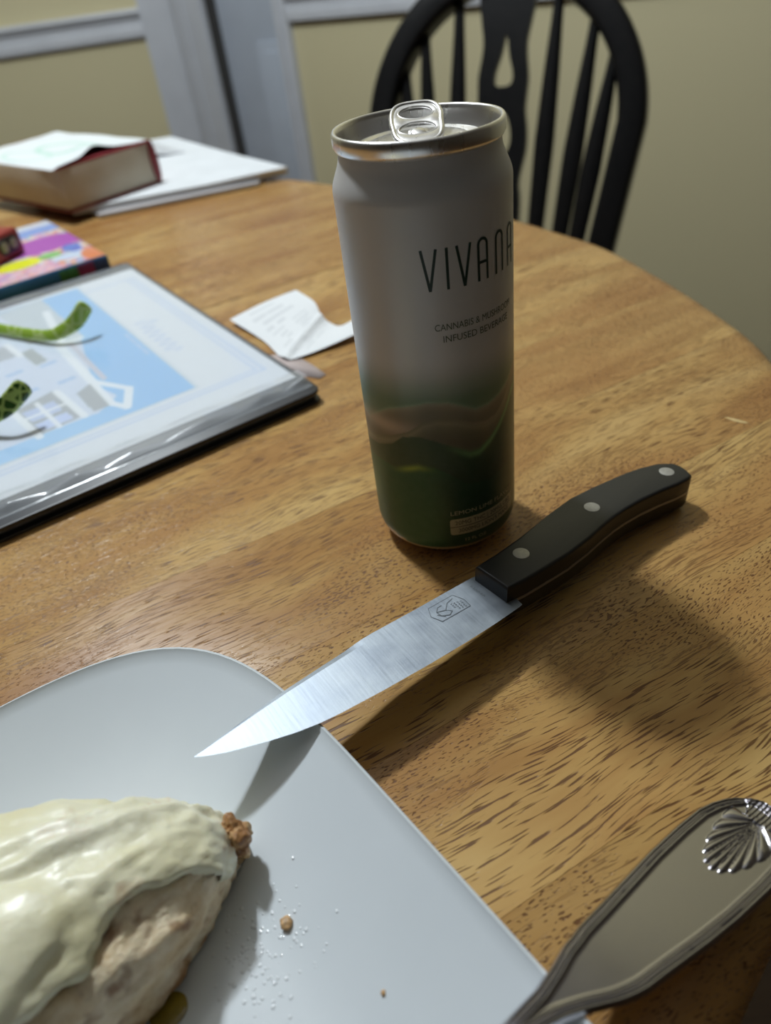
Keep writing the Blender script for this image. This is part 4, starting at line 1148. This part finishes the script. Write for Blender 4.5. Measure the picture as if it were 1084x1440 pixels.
# ------------------------------------------------------------------ folders and the thick book on them
M_WHITE = plain('white_card', (0.70, 0.73, 0.76, 1), 0.55, var=0.04, scale=40)
M_SHADED = plain('shaded_paper', (0.40, 0.38, 0.38, 1), 0.6, var=0.06, scale=60)  # paper darkened in colour for the shadow beneath the folder
FO = Vector((-0.2835, 0.8360)); FX = (Vector((-0.0535, 0.8823)) - FO).normalized(); FY = (Vector((-0.2292, 1.1821)) - Vector((-0.0535, 0.8823))).normalized()
def fp(a, c, z): p = FX * a + FY * c; return (p.x, p.y, z)
fold = empty('white_folder', (FO.x, FO.y, T + 0.0046), 'white paper folder under the thick book, reaching out past its right end', 'folder')
WF, LF2 = 0.2345, 0.3475
def leaf_sheet(z0, lift, a0=0.0):
    return grid(40, 40, lambda a, c: fp(a0 + (WF - a0) * a, LF2 * c * (1.0), z0 + lift * float(sm(.55, 1, a)) * float(1 - sm(.0, .5, c))))
def thick_sheet(name, z0, th, lift, mat, par):
    v, f = leaf_sheet(z0 + th, lift); v2, f2 = leaf_sheet(z0, lift); n = len(v)
    v += v2; f += [tuple(i + n for i in q) for q in f2]
    b_ = [i for i in range(40)] + [40 * j + 39 for j in range(1, 40)] + [40 * 39 + i for i in range(38, -1, -1)] + [40 * j for j in range(38, 0, -1)]
    for i in range(len(b_)): f.append((b_[i], b_[(i + 1) % len(b_)], b_[(i + 1) % len(b_)] + n, b_[i] + n))
    return from_py(name, v, f, mat, par, sharp=50)
thick_sheet('back_flap', 0.0, 0.0010, 0.0, M_WHITE, fold)
thick_sheet('front_flap', 0.0012, 0.0045, 0.0020, M_WHITE, fold)
low = empty('shaded_sheaf', (FO.x, FO.y, T), 'sheaf of paper coloured grey for the shade beneath the white folder', 'paper')
bm = prism(round_poly([(0.020, -0.017), (0.195, -0.010), (0.215, 0.02), (0.21, 0.32), (0.02, 0.32)], 0.002), 0.0, 0.0043, 0.0004)
for q in bm.verts: q.co = fp(q.co.x, q.co.y, q.co.z)
from_bm('sheets', bm, M_SHADED, low, sharp=40)
# curled grey flyer on the folder behind the book
v, f = grid(24, 16, lambda a, c: fp(0.135 + 0.065 * a, 0.205 + 0.11 * c, 0.0066 + 0.0120 * (1 - a) ** 2 * (1 - 0.4 * c)))
o = from_py('curled_flyer', v, f, plain('grey_flyer', (0.55, 0.57, 0.60, 1), 0.5)); o.location = (FO.x, FO.y, T + 0.0046)
sol = o.modifiers.new('thickness', 'SOLIDIFY'); sol.thickness = 0.0003
tag(o, 'small curled grey paper on the white folder beside the red book end', 'paper')

BKZ = 0.0108  # on the folder
BK = Vector((-0.2808, 0.8189)); KX_ = (Vector((-0.1986, 0.9017)) - BK).normalized(); KY_ = Vector((-KX_.y, KX_.x))
book = empty('thick_book', (BK.x, BK.y, T + BKZ), 'thick red-covered book with yellowed page edges lying on the white folder', 'book')
def kp2(a, c, z): p = KX_ * a + KY_ * c; return (p.x, p.y, z)
BKW, BKL, BKH = 0.118, 0.20, 0.044
k = NT('page_edges'); lines = k.noise(k.mapping(k.obj(), scale=(8, 8, 1500)), 1, 2); st = k.noise(k.obj(), 25, 3)
k.setp(Base_Color=k.mix(k.math('MULTIPLY', lines, .45), k.ramp(st, [(0.35, (0.62, 0.56, 0.44, 1)), (0.7, (0.70, 0.66, 0.56, 1))]), (.36, .31, .23, 1)), Roughness=0.8, Normal=k.bump(lines, .3, .0006)); M_PAGES = k.m
M_BOOK = plain('red_book_cover', (0.22, 0.022, 0.030, 1), 0.4, var=0.15, scale=120)
def bbox2(a0, a1, c0, c1, z0, z1, bev=0.001, seg=2):
    bm = box_bm(a0, a1, c0, c1, z0, z1, bev, seg)
    for q in bm.verts: q.co = kp2(q.co.x, q.co.y, q.co.z)
    return bm
from_bm('page_block', bbox2(0.002, BKW - 0.004, 0.0025, BKL, 0.0026, BKH - 0.0026, 0.0008), M_PAGES, book, sharp=40)
from_bm('front_cover', bbox2(0, BKW, 0, BKL + .003, BKH - 0.0024, BKH), M_BOOK, book, sharp=40)
from_bm('back_cover', bbox2(0, BKW, 0, BKL + .003, 0.0, 0.0024), M_BOOK, book, sharp=40)
v, f = sweep([kp2(BKW - 0.0015, c, BKH / 2) for c in np.linspace(0, BKL + .003, 6)], ellipse(0.0045, BKH / 2, 20)); from_py('spine', v, f, M_BOOK, book, sharp=60)
# loose sheet draped over the book
dr_ = empty('loose_sheet', (BK.x, BK.y, T + BKZ + BKH), 'white sheet with faint green print draped over the thick book', 'paper')
def drape(a, c):
    x = -0.004 + 0.120 * a
    y0 = float(np.interp(x, [-0.010, 0.0, 0.03, 0.055, 0.09, 0.118], [-0.001, -0.001, 0.001, 0.008, 0.004, 0.003]))
    y = y0 + (0.195 - y0) * c
    lift = 0.0010 + 0.0075 * math.exp(-((x - 0.052) / 0.022) ** 2) * (1 - float(sm(0.0, 0.09, y - y0)))
    lift += 0.0012 * seed_noise(x * 40, y * 25) * float(sm(0, .02, x))
    droop = max(0.0, -x + 0.004); lift -= 0.25 * droop
    xx = -0.0022 if x < -0.0022 and lift < 0 else x
    return kp2(min(x, -0.0008) if x < 0 else x, y, max(lift, 0.0005) if x > 0.004 else lift)
v, f = grid(110, 90, drape)
cols = []
for j in range(90):
    for i in range(110):
        a, c = i / 109, j / 89; x, y = a, c
        g = 0.0
        rr_ = math.hypot((x - .52) / .20, (y - .36) / .26); g = max(g, math.exp(-((rr_ - 1) / .13) ** 2) * .75)
        rr_ = math.hypot((x - .22) / .15, (y - .5) / .22); g = max(g, math.exp(-((rr_ - 1) / .12) ** 2) * .5)
        b_ = np.array([.76, .80, .82]) * (1 - g) + np.array([.36, .68, .54]) * g; cols.append((*b_, 1))
o = from_py('sheet', v, f, paper_mat('flyer_paper', None, 0.45), dr_); colour(o.data, cols)

# ------------------------------------------------------------------ black windsor chair behind the table
CO = Vector((0.2161, 1.1374, 0.45)); CS = Vector((0.88947, -0.45699, 0)); CB = Vector((0.14492, 0.28208, 0.94838)); CF = Vector((-0.45699, -0.88947, 0))
chair = empty('windsor_chair', (CO.x, CO.y, 0), 'black wooden spindle-back chair with arched hoop and pierced splat, behind the table', 'chair')
def cpt(u_, v_, w=0.0):
    p = CS * u_ + CB * v_ + CF * w; return (p.x, p.y, p.z + 0.45)
k = NT('black_chair_paint'); n = k.noise(k.obj(), 90, 3)
k.setp(Base_Color=k.ramp(n, [(0.3, (0.0045, 0.0045, 0.005, 1)), (0.7, (0.008, 0.0075, 0.0075, 1))]), Roughness=0.30, Specular_IOR_Level=0.35); M_CHAIR = k.m
A0, V0, B0, KK = 0.2086 - 0.017, 0.2679, 0.2184 - 0.017, 0.1387
hp = [cpt(A0 - KK * V0 * (1 - s_), V0 * s_) for s_ in np.linspace(-0.04, 1, 24)]
hp += [cpt(A0 * math.cos(t), V0 + B0 * math.sin(t)) for t in np.linspace(0, math.pi, 60)[1:-1]]
hp += [cpt(-(A0 - KK * V0 * (1 - s_)), V0 * s_) for s_ in np.linspace(1, -0.04, 24)]
hn = Vector(CF); hn = (CS.cross(CB)).normalized()
sec = round_poly([(-0.020, -0.022), (0.020, -0.022), (0.020, 0.022), (-0.020, 0.022)], 0.008, 4)
v, f = sweep(hp, sec, up=hn); from_py('back_hoop', v, f, M_CHAIR, chair, sharp=70)
def hoop_top(u_):                               # height of the hoop centre line at u
    return V0 + B0 * math.sqrt(max(0.0, 1 - (u_ / A0) ** 2))
def spindle(ub, ut, vt):
    pth = [cpt(ub + (ut - ub) * t, vt * t) for t in np.linspace(-0.02, 1, 26)]
    wd = [float(np.interp(t, [0, .12, .3, .55, .75, 0.9, 1], [.0085, .0105, .0128, .0150, .0118, .0080, .0072])) for t in np.linspace(0, 1, 26)]
    v, f = sweep(pth, ellipse(1, 1, 14), up=hn, scale=[(w, 0.0065) for w in wd]); from_py('spindle', v, f, M_CHAIR, chair, sharp=70)
for sg in (-1, 1):
    spindle(sg * 0.062, sg * 0.0735, hoop_top(.0735)); spindle(sg * 0.094, sg * 0.1275, hoop_top(.1275)); spindle(sg * 0.117, sg * 0.160, hoop_top(.160))
SPL = [(.0385, -.01), (.0385, .15), (.0345, .189), (.0365, .2088), (.0415, .2365), (.0410, .2637), (.0365, .2908), (.0370, .3133), (.0375, .3350), (.0335, .3614), (.0325, .3800), (.0370, .4074), (.0405, .4279), (.041, .452)]
sp_out = [(u_, v_) for u_, v_ in [tuple(p) for p in catmull(SPL, 5, False)]]
sp_out = sp_out + [(-u_, v_) for u_, v_ in sp_out[::-1]]
tear = [tuple(p) for p in catmull([(.0015, .389), (-.0045, .365), (-.0125, .340), (-.0115, .325), (0.0, .3215), (.0125, .325), (.0145, .338), (.0075, .362)], 5)]
hole2 = [tuple(p) for p in catmull([(0.0, .290), (-.010, .279), (-.016, .255), (-.012, .236), (0.0, .228), (.013, .236), (.017, .255), (.011, .279)], 5)]
hole3 = [tuple(p) for p in catmull([(0.0, .19), (-.009, .16), (-.011, .12), (0.0, .10), (.011, .12), (.009, .16)], 5)]
bm = plate_with_holes(sp_out, [tear, hole2, hole3], 0.011, 0)
for q in bm.verts:
    p = cpt(q.co.x, q.co.y, 0); w = hn * (q.co.z - 0.0055); q.co = Vector(p) + w
from_bm('splat', bm, M_CHAIR, chair, smooth=False)
# saddle seat, legs and stretchers
def seat_pt(a, r):
    e = 2 / 2.8; cx_, sx_ = math.cos(a), math.sin(a)
    x = abs(cx_) ** e * math.copysign(1, cx_) * 0.215 * r; y = abs(sx_) ** e * math.copysign(1, sx_) * 0.205 * r
    return x, y
v, f = [], []
SR = [(0.02, -.010), (0.3, -.010), (0.6, -.008), (0.85, -.002), (0.97, -.002), (1.0, -.010), (0.99, -.026), (0.93, -.034), (0.5, -.036), (0.02, -.036)]
for r, z in SR:
    for i in range(64):
        x, y = seat_pt(2 * math.pi * i / 64, r); p = CS * x + CF * (y + 0.175)
        v.append((p.x, p.y, 0.455 + z))
for i in range(len(SR) - 1):
    for j in range(64): f.append((i * 64 + j, i * 64 + (j + 1) % 64, (i + 1) * 64 + (j + 1) % 64, (i + 1) * 64 + j))
f.append(tuple(range(64))); f.append(tuple(range(len(v) - 64, len(v))))
from_py('seat', v, f, M_CHAIR, chair, sharp=60)
feet = {}
for u_, w_ in ((-1, 0), (1, 0), (-1, 1), (1, 1)):
    t0 = CS * (u_ * .145) + CF * (0.06 + w_ * 0.23); t1 = CS * (u_ * .20) + CF * (0.0 + w_ * 0.34)
    P0, P1 = Vector((t0.x, t0.y, 0.425)), Vector((t1.x, t1.y, 0.0)); feet[(u_, w_)] = (P0, P1)
    pth = [P0.lerp(P1, t) for t in np.linspace(0, 1, 22)]
    rad = [float(np.interp(t, [0, .1, .14, .2, .4, .62, .66, .7, .9, 1], [.013, .016, .012, .019, .021, .014, .018, .014, .013, .011])) for t in np.linspace(0, 1, 22)]
    v, f = sweep(pth, ellipse(1, 1, 14), up=(0, 1, 0.01), scale=rad); from_py('leg', v, f, M_CHAIR, chair, sharp=60)
for a_, b_ in (((-1, 0), (-1, 1)), ((1, 0), (1, 1))):
    p, q = feet[a_][0].lerp(feet[a_][1], .6), feet[b_][0].lerp(feet[b_][1], .6)
    v, f = tube([p.lerp(q, t) for t in np.linspace(0, 1, 10)], 0.010, 12); from_py('stretcher', v, f, M_CHAIR, chair)
p = feet[(-1, 0)][0].lerp(feet[(-1, 1)][1], .5); q = feet[(1, 0)][0].lerp(feet[(1, 1)][1], .5)
p = (feet[(-1, 0)][0].lerp(feet[(-1, 0)][1], .6) + feet[(-1, 1)][0].lerp(feet[(-1, 1)][1], .6)) / 2
q = (feet[(1, 0)][0].lerp(feet[(1, 0)][1], .6) + feet[(1, 1)][0].lerp(feet[(1, 1)][1], .6)) / 2
v, f = tube([p.lerp(q, t) for t in np.linspace(0, 1, 10)], 0.010, 12); from_py('stretcher', v, f, M_CHAIR, chair)
